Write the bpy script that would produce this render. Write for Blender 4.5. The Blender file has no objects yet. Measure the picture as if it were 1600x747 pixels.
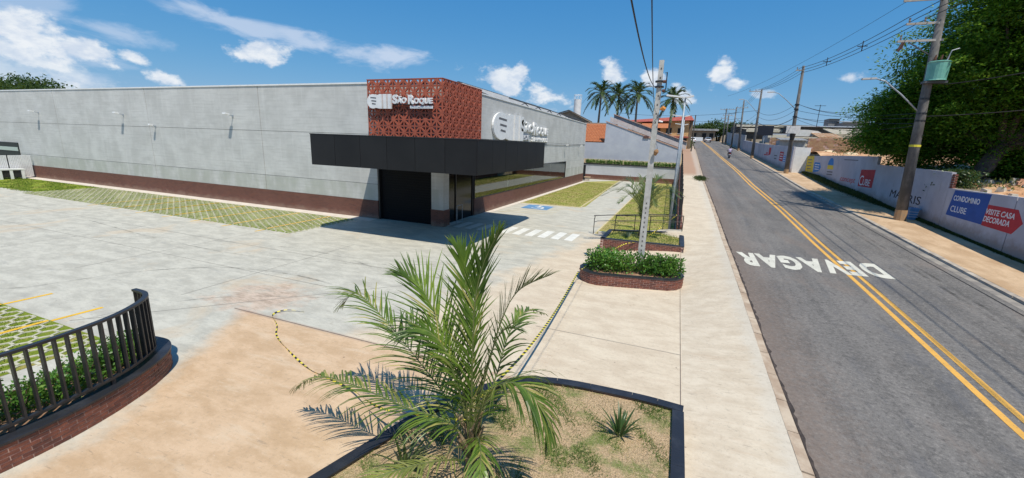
import bpy, bmesh, math, random
import numpy as np
from mathutils import Vector, Matrix, Euler
random.seed(7); rng = np.random.default_rng(7)
SC = bpy.context.scene; COL = SC.collection

# ---------------------------------------------------------------- camera, sky, sun, exposure
cam_d = bpy.data.cameras.new("camera"); cam = bpy.data.objects.new("camera", cam_d); COL.objects.link(cam)
RM = ((0.9288869, 0.11636384, -0.35160858), (0.36849649, -0.19516927, 0.90891105), (0.03714119, -0.97384209, -0.22416985))
cam.matrix_world = Matrix([[r[0], -r[1], -r[2], t] for r, t in zip(RM, (0, 0, 5.0))] + [[0, 0, 0, 1]])
cam_d.sensor_width = 36; cam_d.lens = 14.51; cam_d.clip_start = .05; cam_d.clip_end = 6000
SC.camera = cam
SUN = Vector((.34, -.39, 1)).normalized()
sl = bpy.data.lights.new("sun", 'SUN'); sl.energy = 4.3; sl.angle = math.radians(.5); sl.color = (1, .94, .83)
so = bpy.data.objects.new("sun", sl); COL.objects.link(so); so.rotation_euler = SUN.to_track_quat('Z', 'Y').to_euler()
SC.view_settings.view_transform = 'Standard'; SC.view_settings.look = 'None'; SC.view_settings.exposure = .08; SC.view_settings.gamma = 1


class NB:
    """tiny node builder"""
    def __init__(s, tree): s.t = tree; s.n = tree.nodes; s.l = tree.links; s.n.clear()
    def put(s, sock, v):
        if hasattr(v, 'is_output') or isinstance(v, bpy.types.NodeSocket): s.l.new(v, sock)
        elif v is not None:
            try: sock.default_value = v
            except Exception: sock.default_value = (*v, 1) if len(v) == 3 else v
    def node(s, typ, ins=None, **kw):
        n = s.n.new(typ)
        for k, v in kw.items(): setattr(n, k, v)
        for k, v in (ins or {}).items(): s.put(n.inputs[k], v)
        return n
    def m(s, op, a, b=0, c=0, clamp=False):
        n = s.n.new('ShaderNodeMath'); n.operation = op; n.use_clamp = clamp
        s.put(n.inputs[0], a); s.put(n.inputs[1], b); s.put(n.inputs[2], c); return n.outputs[0]
    def step(s, x, a, b):
        n = s.n.new('ShaderNodeMapRange'); n.interpolation_type = 'SMOOTHSTEP'
        s.put(n.inputs[0], x); s.put(n.inputs[1], a); s.put(n.inputs[2], b); return n.outputs[0]
    def mix(s, f, a, b, blend='MIX'):
        n = s.n.new('ShaderNodeMix'); n.data_type = 'RGBA'; n.blend_type = blend
        s.put(n.inputs[0], f)
        for i, v in ((6, a), (7, b)): s.put(n.inputs[i], v if isinstance(v, bpy.types.NodeSocket) else (*v[:3], 1))
        return n.outputs[2]
    def noise(s, vec, scale, detail=4, rough=.55, dist=0):
        n = s.node('ShaderNodeTexNoise', {'Scale': scale, 'Detail': detail, 'Roughness': rough, 'Distortion': dist})
        if vec is not None: s.put(n.inputs['Vector'], vec)
        return n.outputs['Fac']
    def map(s, vec, scale=(1, 1, 1), rot=(0, 0, 0)):
        n = s.node('ShaderNodeMapping', {'Scale': scale, 'Rotation': rot}); s.put(n.inputs['Vector'], vec); return n.outputs[0]


w = bpy.data.worlds.new("World"); SC.world = w; w.use_nodes = True
b = NB(w.node_tree)
sky = b.node('ShaderNodeTexSky'); sky.sky_type = 'NISHITA'; sky.sun_disc = False
sky.sun_elevation = math.asin(SUN.z); sky.sun_rotation = math.atan2(SUN.x, SUN.y); sky.altitude = 600; sky.air_density = 1.0; sky.dust_density = .6; sky.ozone_density = 2.2
tc = b.node('ShaderNodeTexCoord').outputs['Generated']
sx = b.node('ShaderNodeSeparateXYZ', {'Vector': tc})
az = b.m('MULTIPLY', b.m('ARCTAN2', sx.outputs[0], sx.outputs[1]), 57.2958)
el = b.m('MULTIPLY', b.m('ARCSINE', sx.outputs[2]), 57.2958)
n1 = b.noise(b.map(tc, (1, 1, 1.6)), 14, 9, .62)
n2 = b.noise(b.map(tc, (1, 1, 3.0), (0, 0, 0)), 9, 8, .6, .4)
CL = [(-71, 6.4, 5.5, 2.0, -.3, .9), (-69.24, 7.28, 4.1, 2.3, -0.253, 1), (-65.82, 6.85, 2.46, 1.29, -0.325, 1), (-64.03, 5.79, 1.33, 0.61, -0.123, 1), (-62.31, 6.73, 1.18, 0.68, -0.243, 1), (-60.66, 5.3, 1.79, 0.77, -0.13, 1), (-51.16, 8.83, 2.85, 1.2, 0.123, 1), (-23.63, 8.22, 3.75, 1.83, -0.242, .95), (-20.72, 8.91, 1.6, 1.65, 0.032, 1), (-18.08, 6.27, 2.73, 1.9, -0.254, 1), (-8.88, 9.5, 1.94, 1.32, -0.457, 1), (-4.33, 8.37, 1.33, 1.09, -0.29, 1), (-0.3, 6.5, 1.52, 1.14, -0.39, 0.9), (3.43, 8.8, 1.86, 1.31, -0.033, 1), (4.91, 7.85, 1.5, 0.7, -0.029, 1), (15.75, 8.04, 1.4, 0.62, 0.119, 0.9), (8.16, 6.53, 1.25, 0.56, -0.024, 0.6), (-72, 5.0, 9, 2.2, -.05, .55), (120, 12, 9, 4, 0, .9), (-130, 14, 12, 5, 0, .9), (60, 9, 6, 2.5, 0, .8), (170, 10, 8, 3, 0, .8)]
WI = [(-64.25, 9.02, 7.46, 0.94, -0.143, 0.6), (-68.5, 10.37, 5.2, 1.08, 0.092, 0.5), (-53.49, 11.2, 8.27, 1.33, -0.127, 0.75), (-43.94, 10.23, 9.53, 1.4, -0.103, 0.8), (-37.32, 10.3, 4.43, 1.3, -0.105, 0.9), (-70, 7.6, 8, 3.2, -.15, .6), (-66.55, 4.55, 3, 0.9, -0.005, 0.5)]
def blob(c, nz, k, sharp):
    a0, e0, ra, rb, th, st = c
    da = b.m('SUBTRACT', az, a0); de = b.m('SUBTRACT', el, e0); ct, s_ = math.cos(th), math.sin(th)
    u = b.m('MULTIPLY_ADD', de, s_ / ra, b.m('MULTIPLY', da, ct / ra)); v = b.m('MULTIPLY_ADD', de, ct / rb, b.m('MULTIPLY', da, -s_ / rb))
    d = b.m('SQRT', b.m('ADD', b.m('MULTIPLY', u, u), b.m('MULTIPLY', v, v)))
    q = b.m('ADD', b.m('SUBTRACT', 1.12, d), b.m('MULTIPLY', b.m('SUBTRACT', nz, .5), k))
    return b.m('MULTIPLY', b.step(q, 0, sharp), st)
cm = None
for c in CL:
    q = blob(c, n1, 3.8, .7); cm = q if cm is None else b.m('MAXIMUM', cm, q)
wm = None
for c in WI:
    q = blob(c, n2, 3.6, 1.1); wm = q if wm is None else b.m('MAXIMUM', wm, q)
ss = b.node('ShaderNodeSeparateColor', {'Color': sky.outputs[0]})          # the camera's deeper, bluer rendering of a clear sky
skc = b.node('ShaderNodeCombineColor', {k: b.m('MULTIPLY', b.m('POWER', b.m('MULTIPLY', ss.outputs[k], .1), g_), a_ * 10) for k, g_, a_ in ((0, 1.23, .62), (1, .60, .577), (2, .30, .72))}).outputs[0]
SKYK = 10.0
cloudc = b.mix(b.step(b.noise(b.map(tc, (1, 1, 2)), 30, 6, .6), .32, .68), (.60 * SKYK, .68 * SKYK, .80 * SKYK), (.84 * SKYK, .87 * SKYK, .90 * SKYK))
c1 = b.mix(b.m('MULTIPLY', wm, .85), skc, (.62 * SKYK, .70 * SKYK, .84 * SKYK))
c2 = b.mix(b.m('MULTIPLY', cm, .93), c1, cloudc)
bg = b.node('ShaderNodeBackground', {'Color': c2, 'Strength': .10})
b.l.new(bg.outputs[0], b.node('ShaderNodeOutputWorld').inputs[0])

# ---------------------------------------------------------------- materials
MATS = {}
def newmat(name):
    m = bpy.data.materials.new(name); m.use_nodes = True; MATS[name] = m; nb = NB(m.node_tree)
    return m, nb, nb.node('ShaderNodeNewGeometry')
def finish(nb, col, rough=.8, bump=None, bstr=.3, bdist=.02, metal=0, spec=.5, extra=None):
    p = nb.node('ShaderNodeBsdfPrincipled'); nb.put(p.inputs['Base Color'], col if isinstance(col, bpy.types.NodeSocket) else (*col, 1))
    nb.put(p.inputs['Roughness'], rough); p.inputs['Metallic'].default_value = metal; p.inputs['Specular IOR Level'].default_value = spec
    if bump is not None:
        bn = nb.node('ShaderNodeBump', {'Strength': bstr, 'Distance': bdist, 'Height': bump}); nb.l.new(bn.outputs[0], p.inputs['Normal'])
    out = nb.node('ShaderNodeOutputMaterial')
    if extra: nb.l.new(extra(p).outputs[0], out.inputs[0])
    else: nb.l.new(p.outputs[0], out.inputs[0])
    return p
def mat(name, base, var=None, scale=3, rough=.8, bump=0, bs=30, metal=0, spec=.5, lo=.35, hi=.68, dist=.02, stretch=(1, 1, 1)):
    if name in MATS: return MATS[name]
    m, nb, g = newmat(name); pos = nb.map(g.outputs['Position'], stretch)
    col = nb.mix(nb.step(nb.noise(pos, scale, 6, .62), lo, hi), base, var) if var else base
    finish(nb, col, rough, nb.noise(pos, bs, 4) if bump else None, bump, dist, metal, spec)
    return m
def leafmat(name, a, c, yel=None, rough=.5, tr=.35, spec=.4):
    if name in MATS: return MATS[name]
    m, nb, g = newmat(name)
    rnd = g.outputs['Random Per Island']
    col = nb.mix(rnd, a, c)
    if yel: col = nb.mix(nb.step(nb.m('FRACT', nb.m('MULTIPLY', rnd, 7.31)), .82, .9), col, yel)
    col = nb.mix(nb.step(nb.noise(g.outputs['Position'], 1.3, 3), .35, .65), col, tuple(x * .75 for x in a))
    def ex(p):
        t = nb.node('ShaderNodeBsdfTranslucent'); nb.put(t.inputs[0], nb.mix(.5, col, (.25, .35, .04)))
        mx = nb.node('ShaderNodeMixShader'); mx.inputs[0].default_value = tr
        nb.l.new(p.outputs[0], mx.inputs[1]); nb.l.new(t.outputs[0], mx.inputs[2]); return mx
    finish(nb, col, rough, spec=spec, extra=ex); return m

def grit(nb, pos, col, k=1.0):
    """scuffs, pocks and grain of cast concrete"""
    sc = nb.noise(nb.map(pos, (.45, 2.6, 1), (0, 0, .25)), 5.5, 6, .7, .3); col = nb.mix(nb.m('MULTIPLY', nb.step(sc, .60, .68), .42 * k), col, (.22, .165, .12))
    sc2 = nb.noise(nb.map(pos, (1.8, .6, 1), (0, 0, .5)), 3.1, 7, .75, .5); col = nb.mix(nb.m('MULTIPLY', nb.step(sc2, .60, .70), .30 * k), col, (.34, .24, .16))
    gn = nb.noise(pos, 12, 8, .88); col = nb.mix(nb.m('MULTIPLY', nb.step(gn, .47, .36), .42 * k), col, (.22, .19, .15)); col = nb.mix(nb.m('MULTIPLY', nb.step(gn, .56, .70), .45 * k), col, (.80, .76, .68))
    vo = nb.node('ShaderNodeTexVoronoi', {'Vector': nb.map(pos, (1, 1, 0)), 'Scale': 1.6}); sp = nb.m('ADD', vo.outputs['Distance'], nb.m('MULTIPLY', nb.m('SUBTRACT', gn, .5), .06))
    return nb.mix(nb.m('MULTIPLY', nb.step(sp, .045, .02), .7 * k), col, (.14, .10, .08))
def m_yard():
    m, nb, g = newmat('yard_concrete'); pos = g.outputs['Position']
    s = nb.node('ShaderNodeSeparateXYZ', {'Vector': pos}); x, y = s.outputs[0], s.outputs[1]
    big = nb.noise(pos, .35, 5, .6, .6); mid = nb.noise(nb.map(pos, (.6, 1.2, 1)), 1.6, 9, .72, .2); fine = nb.noise(pos, 22, 5, .7)
    streak = nb.noise(nb.map(pos, (.3, 1.3, 1), (0, 0, .12)), 1.7, 9, .74, .15)
    gray = nb.mix(nb.step(mid, .36, .64), (.42, .40, .335), (.55, .525, .44))
    gray = nb.mix(nb.m('MULTIPLY', nb.step(streak, .54, .72), .45), gray, (.26, .26, .245))
    gray = nb.mix(nb.m('MULTIPLY', nb.step(big, .56, .68), .5), gray, (.55, .43, .29))
    beige = nb.mix(nb.step(mid, .33, .68), (.54, .44, .32), (.66, .56, .42))
    beige = nb.mix(nb.m('MULTIPLY', nb.step(streak, .5, .7), .4), beige, (.52, .40, .29))
    pink = nb.mix(nb.step(mid, .36, .64), (.50, .34, .20), (.62, .44, .28))
    pink = nb.mix(nb.m('MULTIPLY', nb.step(streak, .52, .66), .5), pink, (.64, .50, .35))
    edge = nb.m('ADD', nb.m('ADD', x, 7.3), nb.m('MULTIPLY', nb.m('SUBTRACT', y, 8), -.2))
    edge = nb.m('ADD', edge, nb.m('MULTIPLY', nb.m('SUBTRACT', nb.noise(pos, .8, 6, .6), .5), 4))
    f1 = nb.m('MULTIPLY', nb.step(edge, -.6, .9), nb.step(y, 25.5, 22.5))
    # the clay-stained ramp below the lot joint
    px = nb.m('ADD', nb.m('ADD', x, 11.4), nb.m('MULTIPLY', nb.m('SUBTRACT', y, 7.6), .95))
    px = nb.m('ADD', px, nb.m('MULTIPLY', nb.m('SUBTRACT', nb.noise(nb.map(pos, (1, .5, 1)), 1.2, 6, .6), .5), 1.6))
    px2 = nb.m('ADD', nb.m('ADD', x, 8.55), nb.m('MULTIPLY', nb.m('MAXIMUM', nb.m('SUBTRACT', y, 3.0), 0), .58))
    px2 = nb.m('ADD', px2, nb.m('MULTIPLY', nb.m('SUBTRACT', nb.noise(pos, 1.1, 8, .72), .5), 1.3))
    f2 = nb.m('MULTIPLY', nb.step(px2, -.35, .5), nb.step(nb.m('ADD', y, nb.m('MULTIPLY', nb.m('SUBTRACT', nb.noise(pos, 2.5, 7, .75), .5), nb.m('MULTIPLY', nb.step(x, -7.5, -4), 2.5))), 7.66, 7.54))
    fade = nb.m('SUBTRACT', 1, nb.m('MULTIPLY', nb.step(nb.m('ADD', x, nb.m('MULTIPLY', mid, 3)), -4.5, 1.2), .85))
    col = nb.mix(f1, gray, beige); 
    base2 = nb.mix(nb.step(nb.m('ADD', y, nb.m('MULTIPLY', mid, .5)), 7.9, 7.5), col, nb.mix(nb.step(x, -9, -6), gray, beige))
    col = nb.mix(nb.m('MULTIPLY', f2, fade), base2, pink)
    # clay spill at the apex of the ramp and along the joint
    dx = nb.m('DIVIDE', nb.m('ADD', x, 11.7), 2.2); dy = nb.m('DIVIDE', nb.m('SUBTRACT', y, 8.6), 1.6)
    d = nb.m('SQRT', nb.m('ADD', nb.m('MULTIPLY', dx, dx), nb.m('MULTIPLY', dy, dy)))
    d = nb.m('SUBTRACT', d, nb.m('MULTIPLY', nb.m('SUBTRACT', nb.noise(pos, 1.5, 7, .7), .5), 2.6))
    col = nb.mix(nb.m('MULTIPLY', nb.step(d, .95, .25), .6), col, nb.mix(nb.step(nb.noise(nb.map(pos, (.6, 2.2, 1), (0, 0, .6)), 2.6, 7, .78), .42, .6), (.62, .44, .32), (.36, .22, .14)))
    jl = nb.step(nb.m('ABSOLUTE', nb.m('SUBTRACT', y, 7.62)), .10, .02)
    col = nb.mix(nb.m('MULTIPLY', nb.m('MULTIPLY', jl, nb.step(x, -12, -11)), .45), col, (.34, .21, .14))
    # fine broom finish, pocks
    col = nb.mix(nb.step(fine, .62, .78), col, nb.mix(.45, col, (.2, .17, .14)))
    col = nb.mix(nb.m('MULTIPLY', nb.step(nb.noise(pos, 4.5, 7, .75), .64, .75), .35), col, (.25, .2, .16))
    col = grit(nb, pos, col)
    finish(nb, col, .86, nb.m('ADD', nb.m('MULTIPLY', fine, .6), mid), .5, .012, spec=.3)
    return m
def m_walk():
    m, nb, g = newmat('pavement_concrete'); pos = g.outputs['Position']
    s = nb.node('ShaderNodeSeparateXYZ', {'Vector': pos}); x, y = s.outputs[0], s.outputs[1]
    mid = nb.noise(nb.map(pos, (.7, 1.3, 1)), 1.8, 9, .72, .1); fine = nb.noise(pos, 25, 5, .7)
    col = nb.mix(nb.step(mid, .33, .68), (.55, .455, .335), (.67, .575, .44))
    col = nb.mix(nb.m('MULTIPLY', nb.step(nb.noise(nb.map(pos, (.25, 2.2, 1)), 2, 6, .7), .55, .72), .5), col, (.50, .36, .24))
    col = nb.mix(nb.step(nb.m('ADD', y, nb.m('MULTIPLY', nb.m('MULTIPLY', mid, 1), 6)), 52, 56), col, (.42, .26, .17))
    col = nb.mix(nb.m('MULTIPLY', nb.step(nb.noise(pos, 3.2, 7, .75), .63, .76), .4), col, (.28, .21, .16))
    edge_ = nb.step(nb.m('ADD', x, nb.m('MULTIPLY', mid, .8)), 2.35, 2.75); col = nb.mix(nb.m('MULTIPLY', edge_, .45), col, (.56, .52, .44))
    col = grit(nb, pos, col, .9)
    finish(nb, col, .88, nb.m('ADD', nb.m('MULTIPLY', fine, .6), mid), .5, .012, spec=.3); return m
def m_walk_r():
    m, nb, g = newmat('worn_pavement'); pos = g.outputs['Position']
    mid = nb.noise(nb.map(pos, (1, .5, 1)), 1.0, 7, .66, .4); fine = nb.noise(pos, 25, 5, .7)
    col = nb.mix(nb.step(mid, .33, .68), (.44, .29, .165), (.60, .43, .27))
    col = nb.mix(nb.m('MULTIPLY', nb.step(nb.noise(pos, 2.2, 7, .75), .6, .72), .5), col, (.27, .19, .13))
    col = grit(nb, pos, col, .9)
    finish(nb, col, .9, nb.m('ADD', nb.m('MULTIPLY', fine, .4), mid), .4, .015, spec=.3); return m
def m_asphalt():
    m, nb, g = newmat('asphalt'); pos = g.outputs['Position']
    s = nb.node('ShaderNodeSeparateXYZ', {'Vector': pos}); x, y = s.outputs[0], s.outputs[1]
    lng = nb.noise(nb.map(pos, (1.4, .05, 1)), 1.2, 6, .6, .2); big = nb.noise(pos, .5, 5, .6); fine = nb.noise(pos, 55, 3, .8); med = nb.noise(pos, 9, 6, .75)
    col = nb.mix(nb.step(nb.m('ADD', nb.m('MULTIPLY', lng, .6), nb.m('MULTIPLY', big, .4)), .36, .64), (.125, .116, .106), (.200, .184, .166))
    col = nb.mix(nb.step(fine, .56, .72), col, (.25, .235, .22))
    col = nb.mix(nb.step(fine, .42, .3), col, (.06, .058, .058))
    ag = nb.noise(pos, 11, 8, .9); col = nb.mix(nb.m('MULTIPLY', nb.step(ag, .485, .40), .6), col, (.05, .046, .046)); col = nb.mix(nb.m('MULTIPLY', nb.step(ag, .52, .61), .55), col, (.34, .31, .28))
    bl = nb.noise(nb.map(pos, (1, .35, 1)), .9, 7, .7, .3); col = nb.mix(nb.m('MULTIPLY', nb.step(bl, .52, .66), .40), col, (.21, .165, .135)); col = nb.mix(nb.m('MULTIPLY', nb.step(bl, .44, .32), .35), col, (.095, .10, .115))
    # patches worn open, clay dust by the left gutter
    d1 = nb.step(nb.m('ADD', x, nb.m('MULTIPLY', nb.m('SUBTRACT', med, .5), 3.2)), 4.3, 2.3)
    col = nb.mix(nb.m('MULTIPLY', d1, .55), col, (.22, .155, .115))
    w2 = nb.m('MULTIPLY', nb.step(med, .55, .68), nb.step(nb.m('ABSOLUTE', nb.m('SUBTRACT', x, 5.1)), 1.1, .2))
    col = nb.mix(nb.m('MULTIPLY', w2, .75), col, (.06, .055, .052))
    w3 = nb.m('MULTIPLY', nb.step(nb.noise(nb.map(pos, (1, .6, 1)), 3.2, 8, .78), .57, .66), .45); col = nb.mix(w3, col, (.075, .07, .066))
    c = nb.node('ShaderNodeTexVoronoi', {'Vector': nb.map(nb.m('ADD', 0, 0) if 0 else pos, (.5, .3, 1)), 'Scale': 1.0}); c.feature = 'DISTANCE_TO_EDGE'
    finish(nb, col, .85, nb.m('ADD', fine, nb.m('MULTIPLY', med, .6)), .6, .012, spec=.35); return m
def m_precast():
    m, nb, g = newmat('precast_concrete'); pos = g.outputs['Position']
    s = nb.node('ShaderNodeSeparateXYZ', {'Vector': pos}); h = nb.m('ADD', s.outputs[0], s.outputs[1])
    v = nb.node('ShaderNodeCombineXYZ', {'X': h, 'Y': s.outputs[2]}).outputs[0]
    a = nb.noise(v, .55, 6, .6, .3); st = nb.noise(nb.map(v, (.35, 5, 1)), 1.5, 6, .6); vt = nb.noise(nb.map(v, (2.4, .12, 1)), 1.4, 5, .6)
    col = nb.mix(nb.step(a, .33, .67), (.50, .50, .485), (.60, .60, .585))
    col = nb.mix(nb.m('MULTIPLY', nb.step(st, .48, .66), .38), col, (.42, .42, .405))
    col = nb.mix(nb.m('MULTIPLY', nb.step(vt, .52, .68), .28), col, (.66, .66, .645))
    br = nb.node('ShaderNodeTexBrick', {'Vector': v, 'Scale': 1, 'Mortar Size': .006, 'Brick Width': .6, 'Row Height': .2, 'Color1': (1, 1, 1, 1), 'Color2': (.93, .93, .93, 1), 'Mortar': (.82, .82, .82, 1)})
    col = nb.mix(.55, col, nb.mix(1, col, br.outputs[0], 'MULTIPLY'))
    low = nb.step(s.outputs[2], 2.25, 2.15)
    col = nb.mix(nb.m('MULTIPLY', low, nb.m('MULTIPLY', nb.step(nb.noise(nb.map(v, (.8, .3, 1)), 1.3, 5), .35, .6), .6)), col, (.38, .395, .345))
    rs = nb.noise(nb.map(v, (5.5, .10, 1)), 1.3, 6, .7); col = nb.mix(nb.m('MULTIPLY', nb.step(rs, .56, .68), nb.m('MULTIPLY', nb.step(s.outputs[2], 5.0, 8.1), .40)), col, (.33, .33, .31))
    pk = nb.noise(v, 9, 7, .82); col = nb.mix(nb.m('MULTIPLY', nb.step(pk, .60, .72), .30), col, (.36, .36, .34))
    jt = nb.step(nb.m('ABSOLUTE', nb.m('SUBTRACT', nb.m('FRACT', nb.m('DIVIDE', nb.m('SUBTRACT', s.outputs[0], -14.5), 12.75)), .0)), .0, .0)
    finish(nb, col, .88, nb.noise(pos, 30, 5), .25, .01, spec=.25); return m
def m_brick():
    m, nb, g = newmat('brick_band'); pos = g.outputs['Position']
    s = nb.node('ShaderNodeSeparateXYZ', {'Vector': pos}); v = nb.node('ShaderNodeCombineXYZ', {'X': nb.m('ADD', s.outputs[0], s.outputs[1]), 'Y': s.outputs[2]}).outputs[0]
    br = nb.node('ShaderNodeTexBrick', {'Vector': v, 'Scale': 1, 'Mortar Size': .006, 'Brick Width': .23, 'Row Height': .068, 'Bias': -.1, 'Color1': (.165, .062, .042, 1), 'Color2': (.095, .038, .03, 1), 'Mortar': (.20, .13, .105, 1)})
    col = nb.mix(nb.step(nb.noise(pos, .9, 6, .65), .35, .7), br.outputs[0], nb.mix(.4, br.outputs[0], (.19, .09, .07)))
    sd = nb.m('ADD', s.outputs[2], nb.m('MULTIPLY', nb.m('SUBTRACT', nb.noise(pos, 1.7, 7, .75), .5), .9)); col = nb.mix(nb.m('MULTIPLY', nb.step(sd, .40, .05), .45), col, (.34, .24, .18))
    finish(nb, col, .75, nb.m('SUBTRACT', 1, br.outputs['Fac']), .5, .006, spec=.3); return m
def m_turf(name, g1, g2, dry, cover, sc=1.4):
    m, nb, g = newmat(name); pos = g.outputs['Position']
    a = nb.noise(pos, sc, 8, .7, .3); f = nb.noise(nb.map(pos, (1, 1, 1)), 38, 4, .8)
    gr = nb.mix(nb.step(f, .35, .65), g1, g2)
    dr = nb.mix(nb.step(f, .38, .62), tuple(x * .62 for x in dry), tuple(x * 1.12 for x in dry))
    col = nb.mix(nb.step(a, cover - .07, cover + .08), dr, gr)
    finish(nb, col, .95, f, .9, .03, spec=.1); return m
def m_glass():
    m, nb, g = newmat('window_glass')
    fr = nb.node('ShaderNodeFresnel', {'IOR': 2.3}); gl = nb.node('ShaderNodeBsdfGlossy', {'Roughness': .01, 'Color': (.95, 1, .97, 1)}); tr = nb.node('ShaderNodeBsdfTransparent', {'Color': (.62, .70, .66, 1)})
    mx = nb.node('ShaderNodeMixShader', {0: fr.outputs[0], 1: tr.outputs[0], 2: gl.outputs[0]})
    nb.l.new(mx.outputs[0], nb.node('ShaderNodeOutputMaterial').inputs[0]); return m
def m_tyre():
    m, nb, g = newmat('tyre_rubber_mark')
    d = nb.node('ShaderNodeBsdfDiffuse', {'Color': (.05, .05, .05, 1)}); tr = nb.node('ShaderNodeBsdfTransparent')
    f = nb.m('MULTIPLY', nb.step(nb.noise(nb.map(g.outputs['Position'], (.5, .4, 1)), 2, 7, .75), .40, .72), .42)
    mx = nb.node('ShaderNodeMixShader', {0: f, 1: tr.outputs[0], 2: d.outputs[0]}); nb.l.new(mx.outputs[0], nb.node('ShaderNodeOutputMaterial').inputs[0]); return m
def m_paint(name, c, wear=.62, under=(.13, .125, .12)):
    m, nb, g = newmat(name); pos = g.outputs['Position']
    f = nb.step(nb.noise(pos, 14, 7, .8), wear, wear + .08)
    col = nb.mix(nb.step(nb.noise(pos, 2, 5, .6), .35, .7), c, tuple(x * .85 for x in c))
    finish(nb, nb.mix(nb.m('MULTIPLY', f, .75), col, under), .7, spec=.3); return m
def m_whitewall():
    m, nb, g = newmat('limewashed_wall'); pos = g.outputs['Position']; s = nb.node('ShaderNodeSeparateXYZ', {'Vector': pos})
    a = nb.noise(nb.map(pos, (1, .6, .5)), 1.2, 7, .65)
    col = nb.mix(nb.step(a, .35, .7), (.43, .42, .46), (.53, .52, .56))
    col = nb.mix(nb.m('MULTIPLY', nb.step(nb.noise(nb.map(pos, (1, 2, .25)), 2.0, 6, .7), .58, .72), .55), col, (.28, .25, .23))
    h = nb.m('SUBTRACT', s.outputs[2], nb.m('SUBTRACT', nb.m('MULTIPLY', s.outputs[1], .0525), .32)); h = nb.m('ADD', h, nb.m('MULTIPLY', nb.m('SUBTRACT', nb.noise(pos, 2.2, 7, .75), .5), 1.3))
    col = nb.mix(nb.m('MULTIPLY', nb.step(h, .95, .3), .65), col, (.24, .18, .13)); col = nb.mix(nb.m('MULTIPLY', nb.step(nb.noise(pos, 7, 7, .8), .58, .68), .4), col, (.30, .27, .25))
    finish(nb, col, .9, nb.noise(pos, 18, 5), .4, .02, spec=.2); return m

Y_ = m_yard(); WALK = m_walk(); WALKR = m_walk_r(); ASPH = m_asphalt(); PRE = m_precast(); BRB = m_brick(); GLASS = m_glass(); TYRE = m_tyre(); WW = m_whitewall()
TURF = m_turf('green_turf', (.14, .20, .02), (.24, .30, .035), (.42, .36, .10), .42)
LAWN = m_turf('sunburnt_lawn', (.24, .26, .05), (.34, .36, .09), (.46, .38, .15), .50, .9)
DRYT = m_turf('dry_planter_turf', (.16, .20, .06), (.24, .27, .09), (.60, .43, .26), .57, 1.1)
BLK = mat('black_paint', (.018, .018, .02), (.028, .028, .03), 6, .42, .1, 60)
CLAD = mat('black_cladding', (.010, .010, .011), (.013, .013, .014), .8, .5, 0, spec=.3)
COPE = mat('black_coping', (.02, .021, .026), (.045, .047, .055), 2.5, .42, .25, 25, lo=.45, hi=.8)
WHITE = mat('white_enamel', (.80, .80, .80), (.72, .72, .72), 3, .35)
GALV = mat('galvanised_steel', (.30, .34, .38), (.40, .44, .48), 5, .5, .1, 30, metal=.2)
POLEC = mat('pole_concrete', (.30, .29, .27), (.46, .45, .42), 3, .9, .4, 25, stretch=(1, 1, .4))
POLED = mat('weathered_pole_concrete', (.09, .088, .085), (.19, .18, .17), 3, .9, .4, 25, stretch=(1, 1, .4))
BRK = mat('glazed_brick', (.23, .075, .045), (.13, .045, .032), 7, .6, .4, 60)
BRKD = mat('dark_brick', (.14, .045, .032), (.09, .034, .026), 7, .6, .4, 60)
MORT = mat('mortar', (.52, .36, .30), (.38, .24, .20), 9, .95, .3)
TERRA = mat('terracotta_block', (.42, .105, .058), (.33, .08, .046), 3, .8, .3, 40)
YEL = m_paint('yellow_road_paint', (.74, .40, .085), .56); YEL2 = m_paint('yellow_lot_paint', (.78, .46, .035), .66, (.4, .38, .33))
WPT = m_paint('white_road_paint', (.66, .63, .53), .56); WPT2 = m_paint('white_lot_paint', (.75, .74, .68), .66, (.4, .38, .33)); BPT = m_paint('blue_lot_paint', (.13, .28, .48), .6, (.4, .38, .33))
SOIL = mat('red_soil', (.22, .12, .07), (.36, .22, .13), 4, .95, .8, 20, dist=.04)
DIRT = mat('dirt_lot', (.50, .25, .12), (.68, .44, .25), .9, .95, .9, 6, dist=.1)
SAND = mat('sand', (.62, .46, .28), (.75, .60, .40), 2, .95, .6, 9, dist=.05)
DARKG = mat('dark_void', (.006, .006, .007), None, rough=.7)
DGLASS = mat('dark_glass', (.005, .005, .006), None, rough=.12, spec=.25)
ROOFM = mat('grey_sheet_roof', (.26, .26, .26), (.38, .38, .37), 1.5, .6, .2, 10)
TILE = mat('clay_roof_tile', (.52, .19, .075), (.38, .13, .06), 5, .85, .3, 30)
BLUEW = mat('grey_blue_render', (.44, .46, .52), (.50, .52, .57), .8, .9, .2, 20)
RUBB = mat('rubber', (.02, .02, .02), None, rough=.8)
BARK = mat('tree_bark', (.07, .05, .035), (.14, .10, .075), 6, .95, .8, 12, dist=.04)
WIRE = mat('cable_sheath', (.012, .012, .014), None, rough=.6)

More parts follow.
